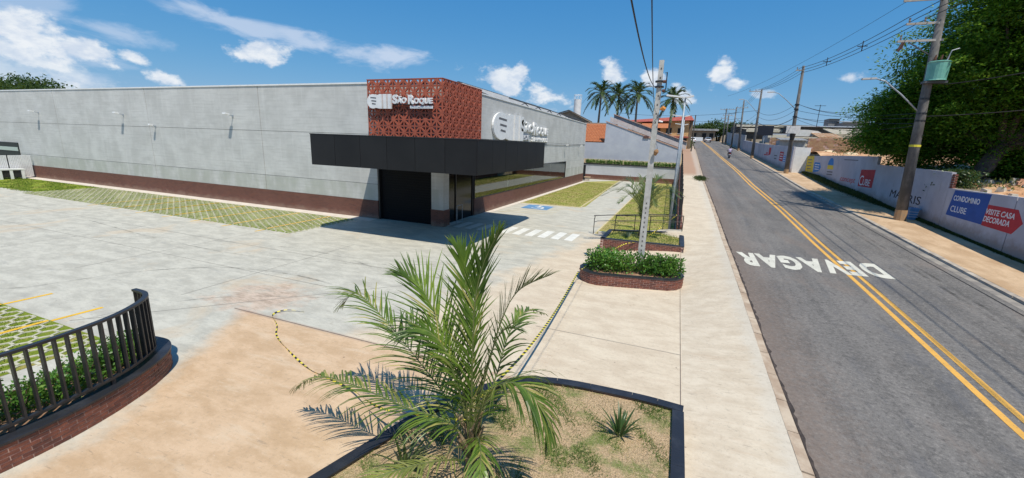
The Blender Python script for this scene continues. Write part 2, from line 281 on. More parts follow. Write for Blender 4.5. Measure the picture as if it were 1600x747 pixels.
# ---------------------------------------------------------------- mesh helpers
ORG = {}
class MB:
    def __init__(s): s.v = []; s.f = []; s.mi = []
    def add(s, vs, fs, mi=0):
        o = len(s.v); s.v += [tuple(p) for p in vs]; s.f += [tuple(o + i for i in f) for f in fs]; s.mi += [mi] * len(fs); return s
    def hexa(s, p, mi=0): return s.add(p, [(3, 2, 1, 0), (4, 5, 6, 7), (0, 1, 5, 4), (1, 2, 6, 5), (2, 3, 7, 6), (3, 0, 4, 7)], mi)
    def box(s, x0, x1, y0, y1, z0, z1, mi=0):
        return s.hexa([(x0, y0, z0), (x1, y0, z0), (x1, y1, z0), (x0, y1, z0), (x0, y0, z1), (x1, y0, z1), (x1, y1, z1), (x0, y1, z1)], mi)
    def bar(s, a, c, w, h, mi=0, up=(0, 0, 1)):
        a = Vector(a); c = Vector(c); d = (c - a).normalized(); u = Vector(up)
        if abs(d.dot(u)) > .95: u = Vector((0, 1, 0))
        x = d.cross(u).normalized() * w / 2; y = x.cross(d).normalized() * h / 2
        return s.hexa([a - x - y, a + x - y, a + x + y, a - x + y, c - x - y, c + x - y, c + x + y, c - x + y], mi)
    def tube(s, pts, r, n=8, mi=0, cap=True):
        pts = [Vector(p) for p in pts]; R = r if isinstance(r, (list, tuple)) else [r] * len(pts); vs = []; fs = []
        for i, p in enumerate(pts):
            d = (pts[min(i + 1, len(pts) - 1)] - pts[max(i - 1, 0)]).normalized(); u = Vector((0, 0, 1)) if abs(d.z) < .9 else Vector((0, 1, 0))
            x = d.cross(u).normalized(); y = x.cross(d)
            for k in range(n): a = 2 * math.pi * k / n; vs.append(p + (x * math.cos(a) + y * math.sin(a)) * R[i])
        for i in range(len(pts) - 1):
            for k in range(n): k2 = (k + 1) % n; fs.append((i * n + k, i * n + k2, (i + 1) * n + k2, (i + 1) * n + k))
        if cap: fs.append(tuple(range(n))[::-1]); fs.append(tuple((len(pts) - 1) * n + k for k in range(n)))
        return s.add(vs, fs, mi)
    def cyl(s, c, r, h, n=16, mi=0, r2=None): c = Vector(c); return s.tube([c, c + Vector((0, 0, h))], [r, r if r2 is None else r2], n, mi)
    def prism(s, poly, o, u, v, w, d, mi=0):
        """polygon (a,b) in frame o,u,v extruded d along w"""
        o, u, v, w = map(Vector, (o, u, v, w)); n = len(poly)
        vs = [o + u * a + v * c for a, c in poly] + [o + u * a + v * c + w * d for a, c in poly]
        return s.add(vs, [tuple(range(n))[::-1], tuple(range(n, 2 * n))] + [(i, (i + 1) % n, n + (i + 1) % n, n + i) for i in range(n)], mi)
    def build(s, name, mats, parent=None, smooth=False, org=None):
        me = bpy.data.meshes.new(name); o3 = Vector(org) if org is not None else (ORG.get(parent.name, Vector()) if parent else Vector())
        me.from_pydata([tuple(Vector(p) - o3) for p in s.v], [], s.f)
        if not isinstance(mats, (list, tuple)): mats = [mats]
        for m in mats: me.materials.append(m)
        if len(mats) > 1: me.polygons.foreach_set('material_index', s.mi)
        if smooth: me.polygons.foreach_set('use_smooth', [True] * len(me.polygons))
        bm = bmesh.new(); bm.from_mesh(me); bmesh.ops.recalc_face_normals(bm, faces=bm.faces) if not getattr(s, 'sheet', False) else None; bm.to_mesh(me); bm.free()
        return link(name, me, parent, o3 if not parent else None)
def link(name, me, parent=None, loc=None):
    o = bpy.data.objects.new(name, me); COL.objects.link(o)
    if parent: o.parent = parent; ORG[o.name] = ORG.get(parent.name, Vector())
    else:
        if loc is not None: o.location = loc
        ORG[o.name] = Vector(loc) if loc is not None else Vector()
    return o
def thing(name, label, cat, loc=(0, 0, 0), group=None):
    o = bpy.data.objects.new(name, None); COL.objects.link(o); o.location = loc; o.empty_display_size = .3
    ORG[o.name] = Vector(loc); return tag(o, label, cat, group)
def tag(o, label, cat, group=None):
    o['label'] = label; o['category'] = cat
    if group: o['group'] = group
    return o
def struct(o): o['kind'] = 'structure'; return o
def stuff(o): o['kind'] = 'stuff'; return o
def dup(root, loc, rz=0, label=None, sc=1, rx=0, ry=0):
    r = root.copy(); COL.objects.link(r); r.location = loc; r.rotation_euler = (rx, ry, rz); r.scale = (sc, sc, sc) if not isinstance(sc, tuple) else sc
    if label: r['label'] = label
    for ch in list(root.children):
        c = ch.copy(); COL.objects.link(c); c.parent = r
        for g in list(ch.children):
            d = g.copy(); COL.objects.link(d); d.parent = c
    return r
def npmesh(name, V, F, mats, parent=None, loc=None, smooth=False, midx=None):
    """V (n,3), F (m,k) constant face size"""
    me = bpy.data.meshes.new(name); V = np.asarray(V, np.float32); F = np.asarray(F, np.int32); k = F.shape[1]
    if parent is not None: V = V - np.array(ORG.get(parent.name, Vector()), np.float32)
    me.vertices.add(len(V)); me.vertices.foreach_set('co', V.ravel()); me.loops.add(F.size); me.loops.foreach_set('vertex_index', F.ravel())
    me.polygons.add(len(F)); me.polygons.foreach_set('loop_start', np.arange(0, F.size, k, dtype=np.int32))
    if not isinstance(mats, (list, tuple)): mats = [mats]
    for m in mats: me.materials.append(m)
    if midx is not None: me.polygons.foreach_set('material_index', np.asarray(midx, np.int32))
    if smooth: me.polygons.foreach_set('use_smooth', np.ones(len(F), bool))
    me.update(calc_edges=True); me.validate()
    return link(name, me, parent, loc)
def leaves(P, L, W, N=None, down=0.0, jit=1.0, D=None):
    """rhombic leaf per point; returns V,F"""
    n = len(P); d = rng.normal(size=(n, 3)) if D is None else D + rng.normal(size=(n, 3)) * jit
    d[:, 2] -= down; d /= np.linalg.norm(d, axis=1)[:, None]
    q = rng.normal(size=(n, 3)) if N is None else N + rng.normal(size=(n, 3)) * .45
    s = np.cross(d, q); s /= np.linalg.norm(s, axis=1)[:, None] + 1e-9
    L = np.broadcast_to(L, n)[:, None]; W = np.broadcast_to(W, n)[:, None]
    V = np.stack([P, P + d * L * .45 + s * W, P + d * L, P + d * L * .45 - s * W], 1).reshape(-1, 3)
    return V, np.arange(4 * n).reshape(-1, 4)
def text_verts(txt, w, h=None, bold=0.0, extr=.0, spacing=1.0, shear=0):
    cu = bpy.data.curves.new('t', 'FONT'); cu.body = txt; cu.size = 1; cu.offset = bold; cu.extrude = extr; cu.space_character = spacing; cu.shear = shear; cu.resolution_u = 3
    ob = bpy.data.objects.new('t', cu); COL.objects.link(ob); dg = bpy.context.evaluated_depsgraph_get(); me = bpy.data.meshes.new_from_object(ob.evaluated_get(dg))
    bpy.data.objects.remove(ob); bpy.data.curves.remove(cu)
    V = np.array([v.co for v in me.vertices]); mn = V.min(0); mx = V.max(0)
    V = V - [mn[0], mn[1], 0]; sx_ = w / (mx[0] - mn[0]); sy_ = sx_ if h is None else h / (mx[1] - mn[1])
    V[:, 0] *= sx_; V[:, 1] *= sy_; return me, V
def text(name, txt, o, u, v, n, w, h, m, parent, bold=.012, depth=.01, spacing=1.0, shear=0):
    """lettering lying on a wall: lower-left corner o, reading direction u, up v, normal n"""
    me, V = text_verts(txt, w, h, bold, .5, spacing, shear); o, u, v, n = (np.array(q, float) for q in (o, u, v, n)); pr = np.array(ORG.get(parent.name, Vector())) if parent else 0
    P = o + V[:, :1] * u + V[:, 1:2] * v + (V[:, 2:3] + .5) * depth * n - pr
    me.vertices.foreach_set('co', P.astype(np.float32).ravel()); me.name = name; me.materials.clear(); me.materials.append(m); me.update()
    return link(name, me, parent)
def sheet(name, xs, ys, zf, m, parent=None):
    V = [(x, y, zf(x, y)) for y in ys for x in xs]; nx = len(xs)
    F = [(j * nx + i, j * nx + i + 1, (j + 1) * nx + i + 1, (j + 1) * nx + i) for j in range(len(ys) - 1) for i in range(nx - 1)]
    return npmesh(name, V, F, m, parent)
def poly(name, pts, z, m, parent=None, h=0):
    mb = MB()
    if h: mb.prism([(p[0], p[1]) for p in pts], (0, 0, z), (1, 0, 0), (0, 1, 0), (0, 0, 1), h)
    else: mb.sheet = True; mb.add([(p[0], p[1], z) for p in pts], [tuple(range(len(pts)))])
    return mb.build(name, m, parent)
KY = [-40, 0, 7, 10, 13.3, 17.4, 24, 32, 46, 57, 80, 107, 157, 260, 600]; KZ = [-2.2, -.34, 0, .13, .31, .53, .84, 1.32, 2.0, 2.75, 4.1, 5.75, 8.4, 9.3, 9.3]
def zr(y): return float(np.interp(y, KY, KZ))
def xc(y): return float(np.interp(y, [10, 18, 34, 60, 106, 154], [6.66, 6.73, 6.9, 6.9, 6.6, 6.5]))
def xL(y): return float(np.interp(y, [7, 50, 79, 122, 160, 400], [2.63, 2.76, 3.04, 3.39, 3.6, 5]))
def xR(y): return float(np.interp(y, [17, 25, 45, 60, 110, 160, 400], [10.85, 10.95, 10.85, 10.95, 11.6, 11.8, 13]))
def xW(y): return float(np.interp(y, [0, 58, 58.01, 100, 200], [13.9, 13.9, 12.4, 12.3, 13]))
def sstep(t): t = min(1, max(0, t)); return t * t * (3 - 2 * t)
def zseam(y): return (zr(y) + .02) * sstep((y - 13) / 14)          # left pavement, house side

# ================================================================ the setting: ground, road, pavements
def terrain(x, y):
    if x < .62: z = -.12 if y < 68.3 else zr(y) * sstep((x + 60) / 45) - .3
    elif x < 14.25: z = zr(y) - .75
    else: z = zr(y) + 2.35 - .04 * max(0, x - 40) * 0 if y > -100 else 0
    return z
gx = [-3000, -600, -200, -100, -75, -60, -45, -30, -15, -6, 0, .6, .64, 5, 10, 14.2, 14.3, 20, 40, 80, 200, 600, 3000]
gy = [-600, -40, -20, 0, 7, 10, 13.3, 17.4, 24, 32, 46, 57, 68.2, 68.4, 80, 107, 157, 260, 600, 1200, 3000]
struct(sheet('ground', gx, gy, terrain, mat('bare_earth', (.30, .22, .14), (.42, .34, .22), .15, .95, .4, 3)))
def zg(x, y): return sstep((x + 4) / 4.65) * zseam(y) if 13 < y < 24.12 else 0.0
ys = list(np.arange(-14, 24.1, 1.0)) + [24.1, 24.14, 28, 40, 61.7, 68]
lot = struct(sheet('parking_lot', [-75, -60, -40, -30, -20, -12, -8] + list(np.arange(-6, .7, .5)) + [.65], ys, zg, Y_))
ysr = [-40, -20, -5] + list(np.arange(0, 60, 1.0)) + list(np.arange(60, 160, 4.0)) + [170, 200, 260, 400]
def strip(name, fa, fb, za, zb, m, n=4, y0=-40, y1=400, step=None):
    V = []; Y = [y for y in ysr if y0 <= y <= y1]
    for y in Y:
        for i in range(n + 1): t = i / n; V.append((fa(y) * (1 - t) + fb(y) * t, y, za(y) * (1 - t) + zb(y) * t))
    F = [(j * (n + 1) + i, j * (n + 1) + i + 1, (j + 1) * (n + 1) + i + 1, (j + 1) * (n + 1) + i) for j in range(len(Y) - 1) for i in range(n)]
    return npmesh(name, V, F, m)
struct(strip('road', lambda y: xL(y) - .05, lambda y: xR(y) + .05, zr, zr, ASPH, 6))
CURB = mat('worn_kerb_concrete', (.36, .26, .18), (.52, .42, .31), 2.2, .9, .5, 18); CURB2 = mat('pale_kerb_concrete', (.36, .30, .24), (.52, .45, .36), 2.2, .9, .5, 18)
def kerb_piece(mb, fx, w, y0, y1, zo, h, slope=.02):
    a, c = fx(y0), fx(y1); s = 1 if w > 0 else -1
    mb.hexa([(a, y0, zr(y0) - .15), (a + w, y0, zr(y0) - .15), (c + w, y1, zr(y1) - .15), (c, y1, zr(y1) - .15), (a + .03 * s, y0, zr(y0) + h), (a + w, y0, zr(y0) + h + slope), (c + w, y1, zr(y1) + h + slope), (c + .03 * s, y1, zr(y1) + h)])
lp = struct(strip('left_pavement', lambda y: .65, lambda y: xL(y) - .22, zseam, lambda y: zr(y) + .07, WALK, 4))
rp = struct(strip('right_pavement', lambda y: xR(y) + .2, xW, lambda y: zr(y) + .13, lambda y: zr(y) + .14, WALKR, 4))
def kerb(parent, fx, w, m, h, lens, y1=100, y0=-6):
    y = y0; k = 0
    while y < y1:
        L = lens if y < 40 else 4; mb = MB(); e = y + L - (.025 if y < 40 else .05)
        j = random.uniform(-.012, .012)
        kerb_piece(mb, lambda q: fx(q) + j, w, y, e, 0, h + random.uniform(-.01, .008)); mb.build('kerbstone', m, parent); y += L
kerb(lp, xL, -.22, CURB, .055, 1.0)
kerb(rp, lambda y: xR(y), .20, CURB2, .11, .9)
# gutter strip beside the right kerb, dark joint at its edge
struct(strip('gutter', lambda y: xR(y) - .30, lambda y: xR(y), lambda y: zr(y) + .006, lambda y: zr(y) + .02, mat('gutter_concrete', (.20, .18, .16), (.34, .30, .25), 1.5, .9, .4, 20), 1))
# grime where the asphalt meets the left kerb: crumbled edge
V = []; F = []
for y in np.arange(0, 70, .14):
    w_ = random.uniform(.02, .09); V += [(xL(y) - .0, y, zr(y) + .012), (xL(y) + w_, y + random.uniform(-.03, .03), zr(y) + .006)]
F = [(2 * i, 2 * i + 1, 2 * i + 3, 2 * i + 2) for i in range(len(V) // 2 - 1)]
npmesh('gutter_grime', V, F, mat('black_grime', (.035, .028, .025), (.08, .06, .05), 8, .95, .5), lp)['kind'] = 'stuff'
# centre lines: two bands of separate thermoplastic runs
def line(name, f, w, y0, y1, dz, m, parent, step=1.0):
    Y = list(np.arange(y0, min(y1, 60), step)) + list(np.arange(60, y1, 4.0)) + [y1]; V = []
    for y in Y: V += [(f(y) - w / 2, y, zr(y) + dz), (f(y) + w / 2, y, zr(y) + dz)]
    return npmesh(name, V, [(2 * i, 2 * i + 1, 2 * i + 3, 2 * i + 2) for i in range(len(Y) - 1)], m, parent)
road = bpy.data.objects['road']
for s in (-1, 1): line('centre_line', lambda y: xc(y) + s * .165, .15, -10, 158, .006, YEL, road)
for x0 in (9.15, 9.45): line('skid_mark', lambda y: x0 - .012 * (y - 20) * 0 + .12 * math.sin(y * .07), .13, 11, 90, .004, TYRE, road)
line('skid_mark', lambda y: xR(y) - .55, .05, 4, 60, .007, mat('tar_seam', (.02, .02, .02), None, rough=.7), road)
mb = MB(); mb.sheet = True
mb.add([(9.2, 14.6, zr(14.6) + .008), (9.9, 14.3, zr(14.3) + .008), (9.95, 14.36, zr(14.36) + .008), (9.3, 14.75, zr(14.75) + .008)], [(0, 1, 2, 3)]); mb.build('tar_patch', mat('tar_seam', (.02,) * 3), road)
# DEVAGAR, read by drivers coming down the road
me, V = text_verts('DEVAGAR', 5.2, 2.0, .05, 0, 1.16)
P = np.zeros_like(V); P[:, 0] = 8.07 - V[:, 0]; tilt = (V[:, 0] / 5.2)
P[:, 1] = 20.95 - .55 * tilt - V[:, 1]; P[:, 2] = [zr(q) + .011 for q in P[:, 1]]
me.vertices.foreach_set('co', P.astype(np.float32).ravel()); me.materials.clear(); me.materials.append(WPT); me.update(); me.flip_normals() if False else None
o = link('road_lettering', me, road)
# drain cover and litter by the kerb gap on the right
# joints cut in the yard concrete
JT = mat('joint_filler', (.13, .10, .085), None, rough=.95)
def jline(x0, y0, x1, y1, w=.012, m=JT, n=1, z=.006):
    d = Vector((x1 - x0, y1 - y0, 0)); L = d.length; q = Vector((-d.y, d.x, 0)).normalized() * w / 2; mb = MB(); mb.sheet = True; vs = []
    N = max(1, int(L / 1.0))
    for i in range(N + 1):
        c = Vector((x0, y0, 0)) + d * i / N
        for s in (-1, 1): p = c + q * s; vs.append((p.x, p.y, zg(p.x, p.y) + z))
    mb.add(vs, [(2 * i, 2 * i + 1, 2 * i + 3, 2 * i + 2) for i in range(N)]); return mb.build('joint', m, lot)
jline(.62, -6, .62, 23, .014)
jline(-11.6, 7.62, -4.0, 7.62, .02)
for x in (-44, -38, -32, -26, -20, -14): jline(x, 7.6, x, 15.2, .018, mat('joint_filler_pale', (.26, .24, .21), None, rough=.95))
for yj in (10.2, 12.8): jline(-60, yj, -7.5, yj, .018, mat('joint_filler_pale', (.26, .24, .21), None, rough=.95))
for a in ((-14.5, 5.2, -8, 12), (-3.2, 10.4, .62, 10.4)): jline(*a, .014, mat('joint_filler_pale', (.26, .24, .21), None, rough=.95))
# long tyre arcs on the lot
def arc(pts, w=.10, gap=None):
    P = [Vector((p[0], p[1], 0)) for p in pts]; mb = MB(); mb.sheet = True; vs = []
    C = []
    for i in range(len(P) - 1):
        p0 = P[max(i - 1, 0)]; p1 = P[i]; p2 = P[i + 1]; p3 = P[min(i + 2, len(P) - 1)]
        for k in range(8):
            t = k / 8; C.append(.5 * ((2 * p1) + (p2 - p0) * t + (2 * p0 - 5 * p1 + 4 * p2 - p3) * t * t + (3 * p1 - p0 - 3 * p2 + p3) * t ** 3))
    for i in range(len(C) - 1):
        q = (C[i + 1] - C[i]).normalized(); q = Vector((-q.y, q.x, 0)) * w / 2; vs += [C[i] - q + Vector((0, 0, .005)), C[i] + q + Vector((0, 0, .005))]
    mb.add(vs, [(2 * i, 2 * i + 1, 2 * i + 3, 2 * i + 2) for i in range(len(vs) // 2 - 1)]); return mb.build('tyre_mark', TYRE, lot)
arc([(-22, 4.2), (-19.1, 5.6), (-18.4, 6.8), (-17.8, 8.2), (-16.5, 9.5), (-14.9, 10.3), (-12, 10.6), (-8, 10)])
arc([(-14.3, 5.4), (-13.75, 6.9), (-12.2, 8.4), (-9, 9.6), (-6, 9.2)], .07)
arc([(-26, 10), (-20, 12.6), (-14, 13.4), (-9, 12.2), (-5, 11.8)], .08); arc([(-30, 12.4), (-22, 11.6), (-15, 11.8), (-8.5, 14.5), (-7, 18)], .09)

# painted marks on the lot
mb0 = None
for i in range(11):
    x0 = -12.95 + i * .765; q = MB(); q.sheet = True; z = .005
    q.add([(x0, 21.5, z), (x0 + .47, 21.42, z), (x0 + .52, 23.36, z), (x0 + .05, 23.44, z)], [(0, 1, 2, 3)]); q.build('crossing_stripe', WPT2, lot)
for k in range(4):
    q = MB(); q.sheet = True; y0 = 29.0 + k * .9
    q.add([(-12.2 + k * .3, y0 - .6, .005), (-8.2, y0 + .5, .005), (-8.2, y0 + .6, .005), (-12.2 + k * .3, y0 - .5, .005)], [(0, 1, 2, 3)]); q.build('hatch_line', m_paint('faded_yellow_paint', (.62, .50, .25), .52, (.4, .38, .33)), lot)
q = MB(); q.sheet = True; q.add([(-11.4, 31.1, .005), (-9.2, 31.1, .005), (-9.2, 33.3, .005), (-11.4, 33.3, .005)], [(0, 1, 2, 3)]); q.build('accessible_bay_square', BPT, lot)
q = MB()   # wheelchair emblem seen from the bay: wheel ring, seat, back, head
R_, c0 = .55, (-10.25, 32.0)
q.sheet = True
for k in range(14):
    a0, a1 = math.radians(-60 + k * 20), math.radians(-60 + (k + 1) * 20)
    q.add([(c0[0] + r * math.sin(a), c0[1] - r * math.cos(a), .0085) for r, a in ((R_, a0), (R_, a1), (R_ - .12, a1), (R_ - .12, a0))], [(0, 1, 2, 3)])
for x0, x1, y0, y1 in ((-10.35, -10.2, 32.1, 32.85), (-10.2, -9.75, 32.2, 32.32), (-9.85, -9.72, 31.6, 32.2), (-9.85, -9.55, 31.5, 31.6), (-10.42, -10.15, 32.92, 33.18)):
    q.add([(x0, y0, .009), (x1, y0, .009), (x1, y1, .009), (x0, y1, .009)], [(0, 1, 2, 3)])
q.build('wheelchair_emblem', WPT2, lot)
for x0 in (-36, -33.4, -30.8, -28.2, -25.6, -23.0, -20.4): q = MB(); q.sheet = True; q.add([(x0, 14.9, .005), (x0 + .12, 14.9, .005), (x0 + .12, 15.6, .005), (x0, 15.6, .005)], [(0, 1, 2, 3)]); q.build('bay_line', YEL2, lot)
for a in ((-14.95, 4.9, -14.9, 6.05), (-17.5, 4.9, -17.45, 6.0)):
    q = MB(); q.sheet = True; q.add([(a[0], a[1], .005), (a[0] + .13, a[1], .005), (a[2] + .13, a[3], .005), (a[2], a[3], .005)], [(0, 1, 2, 3)]); q.build('bay_line', YEL2, lot)
PAVC = mat('grid_paver_concrete', (.44, .42, .29), (.58, .54, .40), 3, .9, .4, 30)
def pavers(name, x0, x1, y0, y1, px=.33, py=.19, wx=.07):
    """open grid pavers: long ribs with staggered cross ribs, turf between"""
    base = poly(name + '_turf', [(x0, y0), (x1, y0), (x1, y1), (x0, y1)], .006, TURF); struct(base)
    V = []; n = 0; q = MB(); x = x0; k = 0; h = .028
    def top(ax, bx, ay, by): 
        q.add([(ax, ay, h), (bx, ay, h), (bx, by, h), (ax, by, h), (ax, ay, 0), (bx, ay, 0), (bx, by, 0), (ax, by, 0)], [(0, 1, 2, 3), (0, 4, 5, 1), (1, 5, 6, 2), (2, 6, 7, 3), (3, 7, 4, 0)])
    while x < x1:
        a = .045
        for j in range(int((y1 - y0) / py)):   # zigzag rib
            yy = y0 + j * py; s = a if (j + k) % 2 else -a
            q.add([(x - s, yy, h), (x - s + wx, yy, h), (x + s + wx, yy + py, h), (x + s, yy + py, h), (x - s, yy, 0), (x - s + wx, yy, 0), (x + s + wx, yy + py, 0), (x + s, yy + py, 0)], [(0, 1, 2, 3), (0, 4, 5, 1), (1, 5, 6, 2), (2, 6, 7, 3), (3, 7, 4, 0)])
            if (j + k) % 2: top(x + s + wx, x + px - a + .03, yy + py - .03, yy + py + .03)
        x += px; k += 1
    q.sheet = True; o = q.build('grid_paver', PAVC, base); stuff(o); return base
strA = pavers('grid_paver_strip', -46, -18.5, 15.45, 20.2)
strB = pavers('near_grid_paver', -30, -12.3, -4, 5.0)
struct(poly('grass_verge', [(-72, 15.3), (-46, 16.2), (-46, 20.2), (-72, 20.3)], .006, TURF))
for x0 in (-36, -33.4, -30.8, -28.2, -25.6, -23.0, -20.4): q = MB(); q.box(x0, x0 + .10, 15.6, 20.1, .029, .034); q.build('bay_line', YEL2, strA)
for a in (-14.95, -17.45, -20.1): q = MB(); q.box(a, a + .12, -4, 4.95, .029, .035); q.build('bay_line', YEL2, strB)
KP = mat('pale_path_concrete', (.60, .53, .44), (.68, .62, .54), 1.5, .9, .3, 20)
struct(poly('wall_foot_path', [(-72, 20.25), (-17.4, 20.25), (-17.4, 21.14), (-72, 21.14)], .009, KP))
struct(poly('side_foot_path', [(-12.86, 27.0), (-12.4, 27.0), (-12.25, 61.4), (-12.86, 61.4)], .013, KP))
LW1 = [(-12.4, 33.9), (-7.2, 34.3), (-6.9, 35.0), (-8.2, 66.8), (-12.3, 60.5)]; LW2 = [(-4.0, 24.2), (.32, 24.2), (.32, 66.8), (-3.7, 66.8)]
struct(poly('lawn', LW1, .010, LAWN)); struct(poly('lawn', LW2, .010, LAWN))
YC = mat('yellow_kerb_paint', (.55, .45, .22), (.62, .54, .35), 3, .85)
for pts in (((-12.4, 33.8), (-7.2, 34.2)), ((-7.15, 34.2), (-8.1, 66.8)), ((-4.05, 24.2), (-3.75, 66.8))):
    q = MB(); q.bar((pts[0][0], pts[0][1], .02), (pts[1][0], pts[1][1], .02), .1, .06); q.build('lawn_edging', YC, lot)
# turf blades
def blades(name, pts_fn, n, L, m, z, parent=None, wd=.006, lean=.7):
    P = pts_fn(n); V, F = leaves(np.c_[P, np.full(len(P), z)] if P.shape[1] == 2 else P, rng.uniform(.5, 1, len(P)) * L, wd, D=np.tile([0, 0, 1.0], (len(P), 1)), jit=lean)
    V[:, 2] = np.maximum(V[:, 2], z - .002); o = npmesh(name, V, F, m, parent); return stuff(o)
GL = leafmat('grass_blade', (.13, .21, .03), (.24, .32, .05), (.45, .38, .15), .6, .3, .2)
def rect(x0, x1, y0, y1, p=None):
    def f(n):
        P = np.c_[rng.uniform(x0, x1, n), rng.uniform(y0, y1, n)]; k = np.sin(P[:, 0] * 2.1 + np.sin(P[:, 1] * 1.7) * 2) + np.sin(P[:, 1] * 2.7 + P[:, 0]) + rng.normal(size=n) * .7
        return P[k > -.6]
    return f
tag(blades('grass', rect(-46, -18.6, 15.5, 20.1), 34000, .06, GL, .005, None, .012), 'grass growing through the grid pavers along the long concrete wall', 'grass')
tag(blades('grass', rect(-24, -12.4, -1, 4.9), 30000, .06, GL, .005, None, .009), 'grass growing through the grid pavers behind the curved railing', 'grass')
tag(blades('grass', rect(-66, -46, 15.8, 20.1), 16000, .10, GL, .005, None, .016), 'grass of the verge below the far left end of the wall', 'grass')
tag(blades('grass', lambda n: np.c_[rng.uniform(-12.3, -7.4, n), rng.uniform(34.1, 60, n)], 16000, .09, leafmat('dry_grass_blade', (.26, .28, .06), (.38, .37, .10), (.56, .46, .2), .7, .3, .2), .01, None, .014), 'mown grass of the lawn beside the shop windows', 'grass')
tag(blades('grass', lambda n: np.c_[rng.uniform(-3.9, .2, n), rng.uniform(24.3, 62, n)], 16000, .09, MATS['dry_grass_blade'], .01, None, .014), 'mown grass of the lawn between path and boundary fence', 'grass')

# ================================================================ the supermarket
BX, BY = -12.9, 21.16
bld = thing('supermarket_building', 'long grey precast concrete supermarket with dark brick base and white parapet', 'building', (-30, 30, 0))
def part(name, m, *boxes, parent=bld, **k):
    q = MB()
    for x in boxes: q.box(*x)
    return q.build(name, m, parent, **k)
xj = [-72, -66, -53.3, -39.75, -27.2, -17.38]; zj = [(1.18, 2.205), (2.23, 5.25), (5.275, 8.2)]
DK = mat('joint_shadow', (.16, .16, .15), None, rough=.95)
part('wall_core', DK, (-72, -17.45, BY + .05, BY + .3, 0, 8.1)); part('wall_core', DK, (-17.45, BX - .2, BY + .05, BY + .3, 3.35, 8.1)); part('wall_core', DK, (BX - .3, BX - .05, 25.8, 61.2, 3.16, 8.1), (BX - .3, BX - .05, BY + .4, 25.8, 3.35, 8.1), (BX - .3, BX - .05, 50.75, 61.2, 0, 3.15), (BX - .3, BX - .05, 25.85, 50.7, 0, 1.2))
for z0, z1 in zj:
    for a, c in zip(xj, xj[1:]): part('wall_panel', PRE, (a + .025, c - .025 if c != -17.38 else c, BY, BY + .2, z0, z1))
part('wall_panel', PRE, (-17.37, BX, BY, BY + .2, 3.36, 8.2))
yj = [21.38, 33.6, 47.0, 61.5]
for z0, z1 in zj:
    for a, c in zip(yj, yj[1:]):
        if z0 > 5: part('wall_panel', PRE, (BX - .2, BX, a + .01, c - .01, z0, z1))
        elif z0 > 2: part('wall_panel', PRE, (BX - .2, BX, a + .01, min(c, 61.5) - .01, 3.16, z1))
part('wall_panel', PRE, (BX - .2, BX, 50.8, 61.49, 2.225, 3.15)); part('wall_panel', PRE, (BX - .2, BX, 50.8, 61.49, 1.18, 2.21))
part('brick_band', BRB, (-72, -17.38, BY - .03, BY + .17, 0, 1.17)); part('brick_band', BRB, (BX - .17, BX + .03, 25.72, 61.5, 0, 1.17))
part('column', PRE, (-13.42, -12.6, BY - .05, BY + .6, 1.0, 3.6)); part('column', BRB, (-13.45, -12.57, BY - .08, BY + .63, 0, .995))
part('shutter_frame', BLK, (-17.37, -17.27, BY + .02, BY + .3, 0, 3.36), (-13.5, -13.43, BY + .02, BY + .3, 0, 3.36))
q = MB()
for k in range(22): q.box(-17.26, -13.51, BY + .2, BY + .23 + .012 * (k % 2), k * .152, k * .152 + .146)
q.build('roller_shutter', mat('black_shutter', (.004, .004, .005), None, rough=.7, spec=.2), bld)
# glazed entrance on the side: black frames, dark glass
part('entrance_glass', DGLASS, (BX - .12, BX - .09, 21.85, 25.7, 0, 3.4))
for a_, c_ in ((21.78, 21.86), (23.2, 23.26), (25.55, 25.7)): part('entrance_frame', BLK, (BX - .15, BX - .03, a_, c_, 0, 3.4))
q = MB(); q.tube([(-12.35, 22.3, 0), (-12.35, 22.3, 1.15)], .025); q.tube([(-12.35, 22.3, 1.15), (-12.35, 23.0, 1.15), (-12.35, 23.0, 0)], .02); q.build('door_handrail', GALV, bld)
# shop window strip: one frame, four panes, pale columns inside
part('window_frame', BLK, (BX - .1, BX + .04, 25.72, 50.8, 1.175, 1.215), (BX - .1, BX + .04, 25.72, 50.8, 3.12, 3.155), (BX - .1, BX + .04, 25.72, 25.77, 1.2, 3.12), (BX - .1, BX + .04, 50.74, 50.79, 1.2, 3.12))
yw = [25.78, 32.0, 38.2, 44.4, 50.73]
for a, c in zip(yw, yw[1:]): part('window_pane', GLASS, (BX - .02, BX - .01, a + .01, c - .012, 1.22, 3.11))
for yy in (31.0, 41.2): part('window_column', WHITE, (BX - .75, BX - .35, yy, yy + .45, 0, 3.9))
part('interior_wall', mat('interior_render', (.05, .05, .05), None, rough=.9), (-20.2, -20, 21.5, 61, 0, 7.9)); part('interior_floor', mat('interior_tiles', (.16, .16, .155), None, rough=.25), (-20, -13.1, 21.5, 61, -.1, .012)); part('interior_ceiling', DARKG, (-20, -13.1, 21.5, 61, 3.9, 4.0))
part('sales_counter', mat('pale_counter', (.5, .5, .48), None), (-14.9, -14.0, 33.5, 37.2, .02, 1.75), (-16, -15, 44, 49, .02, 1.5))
part('parapet_cap', WHITE, (-72, -17.7, BY - .05, BY + .28, 8.2, 8.29)); part('parapet_cap', WHITE, (-17.7, BX + .05, BY - .04, BY + .28, 8.2, 8.28)); part('parapet_cap', WHITE, (BX - .28, BX + .05, BY + .3, 61.55, 8.2, 8.28))
part('rear_wall', PRE, (-72, BX - .31, 61.2, 61.5, 0, 8.1))
